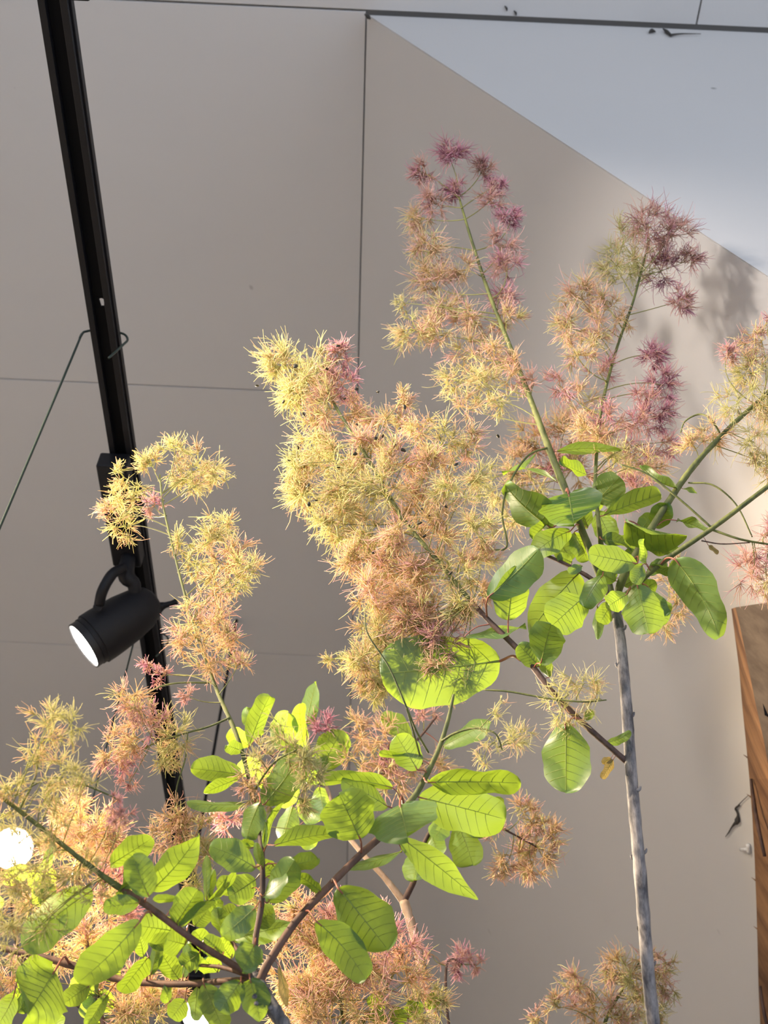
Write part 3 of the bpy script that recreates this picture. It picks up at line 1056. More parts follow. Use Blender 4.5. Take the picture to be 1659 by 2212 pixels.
for (x, y, sd) in ((1349, 1357, 1), (1333, 1438, -1), (1367, 1545, 1), (1350, 1530, 1), (1381, 1705, 1), (1366, 1853, -1), (1394, 1840, 1), (1380, 2008, -1), (1413, 2083, 1)):
    z = float(np.interp(y, [1320, 1700, 2250], [1.12, 0.975, 0.855]))
    k = z / FPX
    P = at(x, y, z)
    q = at(x + sd * 3, y - 7, z)
    tube_obj('bud', [at(x - sd * 8, y + 5, z), P, q], [4.5 * k, 4 * k, 1.8 * k], MT['barkA'], PA.root, 7, 7)

leaves(PA, [
    (1228, 1066, 1240, 1132, 134, dict(shape='heart', dz=-0.03, s=1, under=False, fold=0.12, bend=-0.15)),
    (1192, 1140, 1090, 1047, 58, dict(shape='point', dz=0.0)),
    (1232, 1147, 1150, 1200, 48, dict(shape='oval', dz=-0.02)),
    (1196, 1117, 1156, 1107, 15, {}),
    (1191, 1119, 1150, 1165, 13, dict(kind='leaf')),
    (1202, 976, 1342, 973, 24, dict(shape='lance', bend=0.2, AR=2.6)),
    (1160, 976, 1085, 1022, 16, dict(shape='lance', AR=2.2)),
    (1203, 1042, 1122, 1012, 12, dict(shape='lance', bend=0.35, AR=2.4)),
    (1268, 1026, 1209, 995, 24, dict(under=False)),
    (1287, 1085, 1338, 1030, 66, dict(shape='round', dz=0.02)),
    (1303, 1114, 1429, 1069, 44, dict(shape='obov', AR=2.2)),
    (1290, 1105, 1322, 1168, 52, dict(dz=0.03)),
    (1302, 1085, 1345, 1085, 40, dict(dz=0.03)),
    (1415, 1138, 1442, 1086, 48, dict(dz=0.02, under=False)),
    (1350, 1126, 1484, 1158, 34, dict(shape='point', dz=-0.02, under=False, fold=0.6, bend=0.15)),
    (1462, 1124, 1532, 1152, 22, dict(pet=(1418, 1136), bend=0.2)),
    (1463, 1055, 1384, 1006, 30, dict(shape='oval')),
    (1475, 1056, 1506, 1066, 12, {}),
    (1377, 1217, 1271, 1196, 58, dict(shape='round', dz=-0.05, AR=1.7)),
    (1300, 1165, 1378, 1180, 32, dict(dz=-0.02, under=False)),
    (1240, 1150, 1270, 1212, 40, {}),
    (1398, 1186, 1466, 1192, 24, {}),
    (1396, 1220, 1388, 1164, 10, dict(kind='leaf')),
    (1457, 1208, 1554, 1378, 72, dict(shape='point', dz=-0.02, AR=2.0, side=0.10, bend=0.2, wave=0.12, roll=1, pet=(1425, 1222))),
    (1405, 1222, 1456, 1240, 22, {}),
    (1376, 1262, 1402, 1368, 84, dict(shape='oval', dz=-0.02, fold=0.4)),
    (1395, 1275, 1428, 1352, 62, dict(shape='oval', dz=0.01)),
    (1350, 1290, 1418, 1258, 40, dict(dz=0.01, under=False)),
    (1360, 1300, 1375, 1345, 48, dict(dz=0.0)),
    (1354, 1283, 1316, 1308, 46, dict(kind='leaf', dz=-0.04, shape='round', pet=(1362, 1277))),
    (1250, 1238, 1143, 1372, 84, dict(shape='point', dz=0.01, AR=1.9, side=-0.12, roll=1)),
    (1262, 1288, 1192, 1352, 86, dict(kind='leaf', shape='round', dz=-0.03, AR=1.2)),
    (1302, 1242, 1260, 1310, 44, dict(kind='leaf', dz=-0.045, fold=0.3)),
    (1290, 1308, 1290, 1382, 26, dict(kind='leaf', AR=2.2)),
    (1324, 1298, 1296, 1346, 40, {}),
    (1258, 1222, 1227, 1236, 22, {}),
    (1388, 1220, 1368, 1260, 34, dict(dz=-0.02)),
    (1330, 1250, 1300, 1215, 36, dict(dz=0.03)),
    (1340, 1230, 1375, 1190, 40, dict(dz=0.04)),
    (1190, 1150, 1235, 1210, 50, dict(dz=0.03)), (1270, 1140, 1250, 1090, 44, dict(dz=0.03)), (1300, 1060, 1275, 1100, 40, dict(dz=0.03)),
    (1330, 1255, 1290, 1235, 34, dict(dz=0.0)), (1420, 1300, 1440, 1330, 44, dict(dz=0.02)), (1345, 1265, 1390, 1240, 40, dict(dz=0.02)),
    (1400, 1240, 1440, 1215, 30, dict(dz=0.03)), (1380, 1150, 1410, 1110, 36, dict(dz=0.03)), (1235, 1215, 1205, 1200, 26, dict(dz=0.01)),
    (1055, 1290, 1163, 1186, 78, dict(kind='leaf', shape='oval', dz=-0.02, pet=(1052, 1335), AR=1.75)),
    (1098, 1340, 1113, 1222, 74, dict(shape='point', dz=0.0, pet=(1098, 1380))),
    (1003, 1376, 1136, 1352, 32, dict(shape='lance', AR=2.2, bend=0.12, pet=(1062, 1348))),
    (1080, 1428, 821, 1455, 158, dict(shape='round', dz=0.03, AR=1.55, kind='leaf', pet=(1125, 1426), fold=0.05, bend=0.1)),
    (1168, 1432, 1190, 1348, 76, dict(shape='round', dz=-0.02, kind='leaf')),
    (1165, 1440, 1120, 1392, 44, dict(kind='leaf')),
    (1186, 1463, 1170, 1420, 30, dict(kind='leaf', dz=0.01)),
    (1222, 1562, 1222, 1713, 110, dict(shape='oval', kind='leaf', AR=1.35, dz=-0.015, pet=(1262, 1560), fold=0.08, bend=0.06)),
    (1308, 1605, 1363, 1580, 22, dict(kind='leaf', bend=0.5, AR=2.3)),
    (1325, 1640, 1300, 1682, 20, dict(kind='leafW')),
    (1320, 1638, 1300, 1648, 12, dict(kind='leafW')),
    (1530, 1178, 1552, 1196, 13, dict(kind='leafW')),
    (1262, 1555, 1280, 1535, 20, dict(kind='leaf')),
], kind='leaf')

plume(PA, [(1190, 980, 1.26), (1098, 740, 1.36), (1022, 530, 1.45), (985, 400, 1.5)], [
    (970, 338, 36, 'P', 1.4), (915, 372, 30, 'K'), (1042, 368, 30, 'K'), (1075, 398, 20, 'P', .7), (985, 412, 26, 'P', 1.2), (938, 440, 34, 'K'), (1060, 432, 34, 'K', .7),
    (1103, 470, 26, 'P'), (905, 470, 36, 'O'), (1085, 528, 40, 'K', 1.2), (920, 530, 46, 'O', 1.1), (1096, 580, 36, 'K', .8), (935, 605, 50, 'O', 1.3), (1005, 582, 40, 'O', .7),
    (1080, 640, 40, 'K', .8), (955, 665, 48, 'O', 1.2), (1020, 680, 42, 'O'), (1092, 690, 34, 'O'), (885, 712, 46, 'G', .9), (940, 722, 40, 'O'), (1000, 760, 40, 'O', .8),
    (1060, 772, 44, 'O', .8), (980, 820, 42, 'G', .9), (1042, 830, 44, 'G', .8), (1112, 800, 40, 'O', .8), (1000, 880, 36, 'O', .5), (1155, 825, 36, 'K', .5), (1075, 870, 36, 'G', .5), (870, 655, 22, 'G', .4)], seed=11, fil_r=0.85, dens=1.35)
plume(PA, [(1290, 1050, 1.24), (1298, 890, 1.30), (1335, 745, 1.35), (1395, 545, 1.43)], [
    (1400, 485, 52, 'K', 1.1), (1340, 520, 48, 'G', .9), (1455, 505, 40, 'K'), (1480, 565, 36, 'K'), (1430, 585, 40, 'P', .9), (1330, 580, 44, 'G', .8), (1468, 650, 30, 'K', 1.1), (1375, 560, 46, 'G', .7),
    (1250, 640, 46, 'O', 1.1), (1310, 662, 44, 'O', .7), (1220, 705, 40, 'O'), (1290, 722, 42, 'O', .7), (1240, 760, 40, 'O', .7), (1350, 690, 30, 'O', .5),
    (1412, 770, 34, 'P', 1.1), (1432, 832, 36, 'P', 1.1), (1392, 850, 34, 'K', .8), (1380, 912, 40, 'K', .9), (1422, 900, 36, 'P'), (1440, 955, 38, 'K', .8), (1290, 800, 40, 'K', .4), (1255, 870, 40, 'O', .6),
    (1320, 900, 42, 'K', .8), (1205, 830, 34, 'K', .6), (1400, 1005, 38, 'O', .9), (1335, 995, 42, 'G', .9), (1310, 950, 40, 'O', .8), (1270, 920, 40, 'O', .7), (1380, 975, 40, 'K', .8)], seed=12, fil_r=0.85, dens=1.35)
plume(PA, [(1440, 1090, 1.14), (1580, 920, 1.17), (1665, 845, 1.19)], [
    (1570, 765, 26, 'K', .6), (1620, 800, 48, 'G', .9), (1645, 735, 40, 'O', .8), (1590, 865, 46, 'G', .9), (1655, 885, 40, 'G', .8), (1540, 935, 42, 'O', .7), (1630, 955, 44, 'G', .7), (1500, 965, 34, 'O', .6), (1658, 1005, 40, 'G', .6), (1655, 690, 30, 'K', .5), (1710, 800, 46, 'G', .9), (1760, 750, 46, 'K', .9), (1700, 880, 44, 'O', .8), (1740, 830, 40, 'O', .8)], seed=13, fil_r=0.85, dens=1.3)
plume(PA, [(1600, 1165, 1.06), (1662, 1176, 1.06), (1700, 1180, 1.06)], [(1632, 1192, 40, 'K', .7), (1622, 1245, 44, 'K', .9), (1658, 1150, 30, 'K', .8), (1662, 1265, 34, 'O', .7), (1715, 1190, 44, 'K', .8), (1700, 1140, 40, 'K', .7)], seed=14, fil_r=0.85)
plume(PA, [(1660, 1050, 1.07), (1710, 1015, 1.07), (1760, 980, 1.07)], [(1760, 960, 46, 'O', .9), (1730, 1030, 44, 'K', .9), (1790, 1000, 44, 'K', .9), (1770, 920, 40, 'O', .8)], seed=19, fil_r=0.85)
plume(PA, [(1320, 1300, 1.22), (1260, 1150, 1.36), (1200, 1000, 1.46)], [
    (1150, 950, 46, 'O'), (1220, 925, 46, 'O'), (1262, 965, 42, 'O'), (1120, 1000, 42, 'O'), (1180, 1000, 42, 'K', .8), (1085, 1050, 44, 'G', .6), (1125, 1120, 44, 'G', .6), (1065, 1130, 40, 'G', .5), (1150, 1060, 44, 'G', .6), (1240, 1010, 44, 'O'), (1330, 1050, 44, 'K', .8), (1380, 1060, 36, 'K', .7), (1040, 1040, 36, 'G', .4)], seed=15, fil_r=0.9, dens=1.3)
plume(PA, [(1340, 1320, 1.2), (1400, 1330, 1.3), (1450, 1320, 1.34)], [(1445, 1260, 44, 'O', .6), (1448, 1325, 40, 'O', .7), (1480, 1235, 32, 'O', .4), (1430, 1350, 30, 'O', .5)], seed=16, fil_r=0.9)
SEEDS = [(730, 747), (638, 791), (705, 797), (697, 795), (555, 833), (716, 824), (770, 840), (745, 861), (816, 846), (874, 879), (612, 868), (656, 895), (772, 918), (812, 947), (827, 942), (850, 963), (863, 925), (829, 975), (871, 973), (767, 981), (730, 1008), (643, 967), (625, 997), (985, 1003), (665, 1050), (847, 1051), (976, 1047), (914, 1091), (911, 1101), (926, 1112), (906, 1130), (917, 1158), (807, 1194), (973, 1238), (963, 1094), (683, 1081), (667, 1089), (1075, 942)]
plume(PA, [(1018, 1300, 1.085), (870, 1120, 1.14), (750, 920, 1.20), (690, 822, 1.24)], [
    (615, 790, 50, 'G', 1.2), (680, 800, 48, 'G'), (735, 765, 30, 'K', .9), (640, 850, 50, 'G', 1.2), (740, 828, 40, 'K', .8), (700, 880, 48, 'O'), (680, 940, 50, 'G'), (765, 890, 34, 'O', .7),
    (840, 905, 46, 'O', .8), (870, 865, 26, 'O', .7), (910, 930, 40, 'O', .6), (960, 950, 46, 'G', .8), (1012, 960, 34, 'O', .7), (645, 1000, 42, 'G'), (720, 985, 50, 'G'), (800, 965, 46, 'O', .8), (860, 995, 46, 'O', .8), (930, 1015, 48, 'O', .8),
    (660, 1060, 50, 'G', 1.2), (740, 1060, 58, 'G', 1.5), (820, 1055, 54, 'G', 1.1), (900, 1085, 54, 'O'), (970, 1065, 48, 'G', .8), (1020, 1035, 40, 'G', .6), (720, 1130, 50, 'G', 1.3), (790, 1150, 52, 'G', 1.2), (860, 1145, 50, 'O'), (950, 1150, 54, 'O'), (1030, 1135, 44, 'G', .8),
    (770, 1210, 44, 'O'), (840, 1225, 50, 'O', 1.2), (910, 1240, 54, 'O', 1.2), (990, 1225, 50, 'G'), (1040, 1205, 38, 'O', .6), (800, 1290, 50, 'O', 1.2), (870, 1310, 54, 'O', 1.3), (940, 1330, 54, 'O', 1.2), (1000, 1300, 44, 'G'),
    (820, 1370, 50, 'G', 1.3), (890, 1390, 50, 'O', 1.3), (960, 1390, 44, 'K'), (790, 1430, 46, 'G', 1.3), (845, 1455, 44, 'G', 1.1), (935, 1440, 40, 'O', .9), (800, 1490, 34, 'G'), (718, 1425, 26, 'G', .35), (1000, 1470, 34, 'G', .35), (960, 1490, 28, 'G', .4), (900, 1340, 50, 'O'), (1040, 1280, 30, 'O', .6)], seed=17, seeds=SEEDS, dens=1.7)
plume(PA, [(1045, 1490, 1.03), (1180, 1508, 1.01), (1310, 1512, 1.0)], [(1262, 1475, 46, 'G', .6), (1215, 1545, 44, 'G', .5), (1300, 1512, 36, 'G', .5), (1230, 1500, 46, 'G', .4), (1225, 1575, 26, 'G', .5)], seed=18, fil_r=0.8)

# ================================================================== middle leafy branch
PB = Plant('leafy smoke bush branch with pale yellow plumes and a forked grey stem below', at(640, 2260, 0.80))
PB.root.location.z = 0.0
_PW[PB.root.name] = Vector(PB.root.location)
PB.stem('trunk', [(640, 2260, 0.80, 17), (600, 2195, 0.815, 16), (572, 2150, 0.83, 16), (553, 2112, 0.845, 15), (545, 2092, 0.85, 9)], 'barkA', sides=16, rough=0.06, down=True)
PB.stem('side_branch', [(560, 2120, 0.84, 11), (583, 2075, 0.85, 9), (640, 1990, 0.87, 8.5), (715, 1910, 0.89, 8), (780, 1845, 0.91, 8), (840, 1790, 0.93, 7.5), (890, 1726, 0.945, 6.8)], 'twigR')
PB.stem('side_branch', [(880, 1738, 0.942, 6.8), (905, 1705, 0.95, 6.5), (945, 1625, 0.97, 5.5), (968, 1555, 0.99, 4.6), (980, 1500, 1.0, 3)], 'twigG')
PB.stem('side_branch', [(548, 2110, 0.845, 8), (552, 2030, 0.86, 6.5), (565, 1950, 0.88, 6.5), (567, 1860, 0.90, 6), (560, 1790, 0.93, 5.5), (549, 1730, 0.948, 5)], 'twigD')
PB.stem('side_branch', [(552, 1745, 0.944, 5), (545, 1720, 0.95, 5), (530, 1650, 0.97, 5), (508, 1580, 0.99, 5), (470, 1495, 1.03, 4), (435, 1400, 1.07, 3.2), (402, 1295, 1.12, 2.8), (375, 1190, 1.17, 2.4), (352, 1090, 1.21, 2.1), (345, 1025, 1.24, 1.6)], 'twigG')
PB.stem('side_branch', [(545, 2112, 0.845, 9), (500, 2082, 0.84, 7.5), (420, 2032, 0.83, 7.5), (330, 1965, 0.83, 7.5), (265, 1920, 0.83, 7.2)], 'twigR')
PB.stem('side_branch', [(275, 1928, 0.83, 7.2), (240, 1905, 0.83, 7), (180, 1860, 0.83, 5.5), (100, 1797, 0.84, 5), (40, 1750, 0.85, 4.5), (-40, 1690, 0.86, 4)], 'twigG')
PB.stem('side_branch', [(545, 2118, 0.845, 9), (480, 2120, 0.86, 7), (380, 2126, 0.88, 7), (270, 2118, 0.90, 7.5), (190, 2095, 0.91, 8.5), (100, 2070, 0.92, 7.5), (20, 2052, 0.93, 6.5), (-60, 2035, 0.94, 6)], 'twigR')
PB.stem('side_branch', [(545, 2110, 0.845, 6), (480, 2090, 0.87, 4.5), (430, 2085, 0.89, 3.5)], 'twigR')
PB.stem('side_branch', [(535, 2090, 0.85, 5), (505, 2040, 0.88, 4.5), (470, 1980, 0.9, 3.5), (450, 1930, 0.91, 2.5)], 'twigR')
PB.stem('thin_stalk', [(497, 1550, 1.0, 2.6), (450, 1570, 1.0, 2.3), (380, 1590, 1.0, 2), (310, 1615, 1.0, 1.6)], 'twigG', attach=False)
PB.stem('thin_stalk', [(455, 1475, 1.04, 2.2), (380, 1476, 1.04, 2), (330, 1490, 1.04, 1.8), (290, 1520, 1.04, 1.5)], 'twigG', attach=False)
PB.stem('thin_stalk', [(955, 1600, 0.975, 3), (985, 1583, 0.96, 2.6), (1030, 1573, 0.95, 2.2), (1070, 1585, 0.94, 1.9), (1085, 1620, 0.94, 1.6)], 'twigG', attach=False)
PB.stem('thin_stalk', [(925, 1625, 0.965, 2.4), (900, 1580, 0.95, 2.2), (875, 1520, 0.94, 2), (840, 1440, 0.94, 1.8), (795, 1370, 0.94, 1.6), (788, 1325, 0.95, 1.2)], 'twigG', attach=False)
PB.stem('thin_stalk', [(912, 1650, 0.96, 2.2), (893, 1580, 0.94, 2), (878, 1530, 0.935, 1.8)], 'twigG', attach=False)
PB.stem('thin_stalk', [(545, 1720, 0.95, 3), (560, 1690, 0.92, 2.4), (595, 1645, 0.90, 2.2), (640, 1620, 0.88, 1.8)], 'twigG', attach=False)
PB.stem('thin_stalk', [(405, 1585, 1.0, 1.8), (400, 1640, 0.99, 1.6), (382, 1700, 0.98, 1.5), (378, 1760, 0.97, 1.3)], 'twigG', attach=False)
PB.stem('thin_stalk', [(40, 1752, 0.85, 3), (75, 1680, 0.87, 2.6), (85, 1620, 0.88, 2.2), (105, 1570, 0.89, 1.8)], 'twigG', attach=False)
PB.stem('thin_stalk', [(30, 1720, 0.86, 2), (120, 1680, 0.87, 2), (230, 1715, 0.87, 1.8), (262, 1735, 0.88, 1.4)], 'twigG', attach=False)
for (x, y) in ((556, 2150), (590, 2175), (560, 2165)):
    z = 0.82
    k = z / FPX
    tube_obj('bud', [at(x, y, z), at(x - 8, y + 3, z - 0.008)], [8 * k, 4 * k], MT['barkA'], PB.root, 8, 4)

leaves(PB, [
    (902, 1663, 856, 1588, 64, dict(kind='leaf', s=-1, dz=-0.01)),
    (905, 1642, 819, 1627, 14, dict(kind='leaf', AR=2.6)),
    (922, 1690, 1126, 1692, 70, dict(kind='leaf', shape='oval', AR=2.3, roll=1, dz=-0.02)),
    (905, 1722, 1092, 1770, 92, dict(kind='leaf', shape='oval', AR=1.9, roll=-1, dz=0.0)),
    (864, 1738, 880, 1808, 150, dict(kind='leaf', shape='heart', s=1, dz=-0.05, pet=(872, 1740), fold=0.05, bend=0.05)),
    (778, 1812, 733, 1716, 116, dict(kind='leaf', shape='round', dz=-0.02, AR=1.1, pet=(780, 1845), fold=0.05)),
    (838, 1742, 738, 1686, 62, dict(kind='leaf', dz=0.0)),
    (848, 1702, 690, 1690, 26, dict(kind='leaf', AR=2.8, bend=0.25, pet=(865, 1728))),
    (592, 1826, 726, 1800, 34, dict(kind='leaf', AR=2.6, bend=0.15, pet=(570, 1840), dz=-0.02)),
    (868, 1810, 1033, 1943, 60, dict(kind='leaf', shape='point', AR=2.4, roll=-1, side=0.05)),
    (868, 1838, 744, 1874, 30, dict(kind='leaf', AR=2.6)),
    (730, 1918, 838, 2052, 118, dict(kind='leaf', shape='round', AR=1.35, dz=-0.03, fold=0.1)),
    (683, 1990, 790, 2117, 72, dict(kind='leaf', shape='oval', AR=1.9, dz=-0.02)),
    (692, 1928, 637, 1889, 28, dict(kind='leaf', under=False)),
    (622, 1872, 688, 1855, 44, dict(kind='leaf')),
    (578, 1950, 636, 1858, 64, dict(kind='leaf', AR=1.6)),
    (567, 1936, 622, 1893, 30, dict(kind='leaf', dz=-0.03)),
    (538, 1612, 583, 1503, 40, dict(kind='leaf', shape='obov', AR=2.3, dz=-0.02, pet=(532, 1650))),
    (524, 1622, 490, 1610, 32, dict(kind='leaf', shape='round')),
    (522, 1674, 412, 1660, 46, dict(kind='leaf', shape='oval', AR=2.0)),
    (516, 1682, 440, 1714, 28, dict(kind='leaf', dz=-0.02, AR=2.2)),
    (528, 1736, 403, 1732, 24, dict(kind='leaf', AR=2.8)),
    (562, 1732, 533, 1812, 46, dict(kind='leaf', dz=-0.04)),
    (570, 1738, 658, 1616, 74, dict(kind='leaf', shape='oval', AR=1.8, dz=-0.02)),
    (552, 1874, 453, 1828, 66, dict(kind='leaf', shape='round', AR=1.5, dz=-0.02)),
    (570, 1836, 570, 1768, 20, dict(kind='leaf', AR=2.2)),
    (574, 1832, 613, 1733, 17, dict(kind='leaf', AR=3.0)),
    (566, 1876, 554, 1820, 22, dict(kind='leaf', AR=2.0)),
    (542, 1832, 468, 1822, 22, dict(kind='leaf', AR=2.4)),
    (552, 1826, 522, 1816, 18, dict(kind='leaf')),
    (238, 1868, 329, 1810, 50, dict(kind='leaf', shape='oval', AR=1.9, dz=0.02)),
    (328, 1922, 429, 1804, 72, dict(kind='leaf', shape='point', AR=2.0, dz=0.02, side=-0.08)),
    (322, 1936, 287, 1848, 62, dict(kind='leaf', shape='oval', dz=-0.02)),
    (265, 1912, 302, 1878, 46, dict(kind='leaf')),
    (300, 1950, 223, 1960, 38, dict(kind='leaf', shape='oval', dz=-0.01, AR=1.9)),
    (258, 1952, 284, 1908, 26, dict(kind='leaf')),
    (302, 1990, 168, 2123, 80, dict(kind='leaf', shape='oval', AR=2.1, dz=-0.03, roll=-1, fold=0.1, pet=(328, 1978))),
    (200, 1922, 48, 2046, 90, dict(kind='leaf', shape='oval', AR=1.9, dz=0.02, pet=(228, 1906))),
    (320, 2068, 260, 2143, 44, dict(kind='leaf', under=False, dz=-0.03)),
    (325, 2106, 342, 2026, 28, dict(kind='leaf', AR=2.4)),
    (385, 2012, 303, 2000, 64, dict(kind='leaf', dz=0.04)),
    (400, 2040, 360, 2030, 58, dict(kind='leaf', dz=0.03, shape='round')),
    (378, 1998, 427, 1922, 54, dict(kind='leaf', dz=0.0)),
    (385, 2006, 464, 1943, 28, dict(kind='leaf', AR=2.6)),
    (384, 1942, 330, 1943, 20, dict(kind='leaf', AR=2.2)),
    (310, 2066, 298, 2012, 34, dict(kind='leaf', dz=0.03)),
    (395, 2110, 410, 2038, 30, dict(kind='leaf')),
    (118, 2098, 60, 2192, 134, dict(kind='leaf', shape='heart', AR=1.25, dz=-0.05, pet=(150, 2082), fold=0.08)),
    (192, 2130, 138, 2168, 44, dict(kind='leaf')),
    (30, 2150, -10, 2222, 46, dict(kind='leaf')),
    (232, 2150, 188, 2220, 32, dict(kind='leaf', pet=(260, 2118), AR=2.2)),
    (365, 2120, 357, 2168, 20, dict(kind='leaf', AR=2.0)),
    (440, 2125, 482, 2222, 50, dict(kind='leaf', dz=-0.02)),
    (520, 2120, 473, 2184, 60, dict(kind='leaf', dz=-0.02, shape='oval')),
    (427, 2132, 420, 2205, 36, dict(kind='leaf')),
    (540, 2115, 562, 2206, 54, dict(kind='leaf', dz=-0.03, shape='point')),
    (602, 2085, 622, 2175, 24, dict(kind='leafW', AR=2.8)),
    (550, 2040, 524, 2098, 62, dict(kind='leaf', shape='heart', dz=-0.03)),
    (505, 2030, 634, 1998, 44, dict(kind='leaf', AR=2.2, dz=0.04)),
    (490, 2030, 468, 1960, 30, dict(kind='leaf')),
    (552, 1960, 481, 2022, 56, dict(kind='leaf', shape='oval', dz=-0.03, AR=1.6)),
    (547, 1985, 498, 2012, 28, dict(kind='leaf')),
    (552, 1900, 494, 1938, 60, dict(kind='leaf', dz=0.03)),
    (447, 1945, 448, 1848, 16, dict(kind='leaf', AR=3.4)),
    (455, 1942, 463, 1878, 16, dict(kind='leaf', AR=2.8)),
    (452, 1945, 507, 1883, 24, dict(kind='leaf', AR=2.6)),
    (450, 1978, 477, 1943, 28, dict(kind='leaf')),
    (422, 2100, 398, 2036, 34, dict(kind='leaf')),
    (482, 2060, 438, 2028, 44, dict(kind='leaf', dz=0.03)),
    (386, 2115, 348, 2058, 46, dict(kind='leaf', dz=0.02)),
    (460, 2060, 420, 2010, 40, dict(kind='leaf', dz=0.05)),
    (520, 1930, 470, 1900, 40, dict(kind='leaf', dz=0.05)),
    (600, 1900, 560, 1860, 36, dict(kind='leaf', dz=0.05)),
    (430, 2060, 395, 2085, 44, dict(kind='leaf', dz=0.04)), (470, 2100, 440, 2070, 46, dict(kind='leaf', dz=0.04)), (500, 2070, 470, 2030, 42, dict(kind='leaf', dz=0.05)),
    (420, 2000, 450, 1965, 40, dict(kind='leaf', dz=0.05)), (360, 2010, 330, 2050, 46, dict(kind='leaf', dz=0.05)), (520, 2010, 545, 1975, 40, dict(kind='leaf', dz=0.04)),
    (480, 1990, 510, 1960, 44, dict(kind='leaf', dz=0.06)), (540, 1880, 500, 1850, 44, dict(kind='leaf', dz=0.04)), (400, 2100, 360, 2090, 40, dict(kind='leaf', dz=0.05)),
    (330, 2100, 300, 2080, 36, dict(kind='leaf', dz=0.05)), (560, 2000, 590, 1960, 44, dict(kind='leaf', dz=0.03)), (600, 1880, 625, 1920, 40, dict(kind='leaf', dz=0.03)),
    (470, 2150, 430, 2180, 44, dict(kind='leaf', dz=0.03, pet=(480, 2122))), (400, 2160, 370, 2200, 46, dict(kind='leaf', dz=0.03, pet=(400, 2126))),
], kind='leaf')

plume(PB, [(508, 1580, 0.99), (435, 1400, 1.07), (375, 1190, 1.17), (345, 1025, 1.24)], [
    (375, 965, 34, 'G', .8), (328, 1002, 34, 'G', .8), (432, 1012, 44, 'G', 1.1), (468, 1025, 30, 'G', .8), (400, 1032, 34, 'G', .8), (265, 1030, 28, 'G', .7), (250, 1080, 34, 'G', .8), (262, 1135, 36, 'G', .8), (238, 1105, 26, 'O', .6), (295, 1060, 26, 'G', .5), (330, 1090, 24, 'K', .7),
    (482, 1130, 36, 'G', .8), (450, 1170, 40, 'G', .9), (388, 1170, 34, 'G', .7), (502, 1192, 36, 'O', .8), (420, 1212, 32, 'G', .7), (480, 1222, 40, 'O', .9), (532, 1228, 36, 'G', .9), (470, 1272, 40, 'O', .8), (512, 1262, 30, 'G', .7),
    (420, 1342, 44, 'O', .9), (470, 1342, 40, 'O', .8), (500, 1382, 34, 'O', .8), (398, 1392, 40, 'O', .8), (458, 1420, 44, 'O', .9), (512, 1440, 30, 'O', .6), (320, 1435, 20, 'K', .6), (345, 1462, 20, 'K', .5), (402, 1502, 22, 'K', .4), (430, 1300, 34, 'O', .5)], seed=21, fil_r=1.0)
plume(PB, [(497, 1550, 1.0), (400, 1585, 1.0), (310, 1615, 1.0)], [(372, 1592, 48, 'G', 1.2), (350, 1645, 34, 'G', .9), (290, 1590, 48, 'O', 1.0), (240, 1620, 38, 'O', .8), (302, 1540, 36, 'O', .8), (270, 1500, 38, 'O', .7), (268, 1660, 30, 'K', .6), (220, 1640, 26, 'K', .5), (280, 1690, 20, 'K', .5), (330, 1560, 36, 'K', .7)], seed=22)
plume(PB, [(400, 1640, 0.99), (382, 1700, 0.98), (385, 1800, 0.97)], [(378, 1765, 44, 'O'), (395, 1815, 46, 'O'), (360, 1800, 40, 'O', .9), (430, 1850, 36, 'G', .8), (425, 1900, 30, 'G', .7), (400, 1850, 40, 'O'), (435, 1790, 30, 'O', .6)], seed=23)
plume(PB, [(545, 1720, 0.95), (595, 1645, 0.90), (650, 1620, 0.88)], [(612, 1580, 46, 'G', .35), (560, 1695, 40, 'O', .6), (640, 1622, 42, 'G', .8), (675, 1680, 30, 'G', .9), (650, 1725, 32, 'G', .8), (560, 1640, 40, 'G', .4), (590, 1735, 32, 'G', .4), (530, 1690, 30, 'O', .5), (660, 1640, 30, 'G', .7)], seed=24, fil_r=1.15)
plume(PB, [(240, 1905, 0.83), (150, 1838, 0.835), (60, 1765, 0.845), (0, 1720, 0.855)], [
    (110, 1552, 44, 'G', .7), (88, 1602, 40, 'G', .6), (155, 1562, 38, 'G', .7), (60, 1650, 40, 'G', .5), (140, 1662, 46, 'G', .7), (185, 1692, 40, 'G', .7), (100, 1722, 46, 'G', .7), (30, 1702, 42, 'G', .7), (40, 1822, 46, 'G', .7), (125, 1782, 46, 'G', .8),
    (100, 1862, 50, 'G', .8), (30, 1892, 50, 'G', .8), (175, 1872, 40, 'G', .6), (60, 1950, 50, 'G', .8), (140, 1930, 46, 'G', .6), (18, 1990, 46, 'G', .8), (100, 1990, 46, 'G', .6), (40, 2050, 36, 'G', .6), (262, 1765, 26, 'K', .9), (245, 1730, 18, 'K', .5), (210, 1930, 40, 'G', .4), (10, 1760, 40, 'G', .6), (5, 2090, 40, 'G', .5)], seed=25, fil_r=1.0)
plume(PB, [(955, 1600, 0.975), (1030, 1573, 0.95), (1085, 1620, 0.94)], [(1105, 1605, 44, 'G', .5), (1072, 1535, 30, 'G', .3), (1045, 1640, 30, 'G', .3), (1125, 1590, 30, 'G', .4), (1060, 1600, 34, 'G', .3)], seed=26, fil_r=0.75)

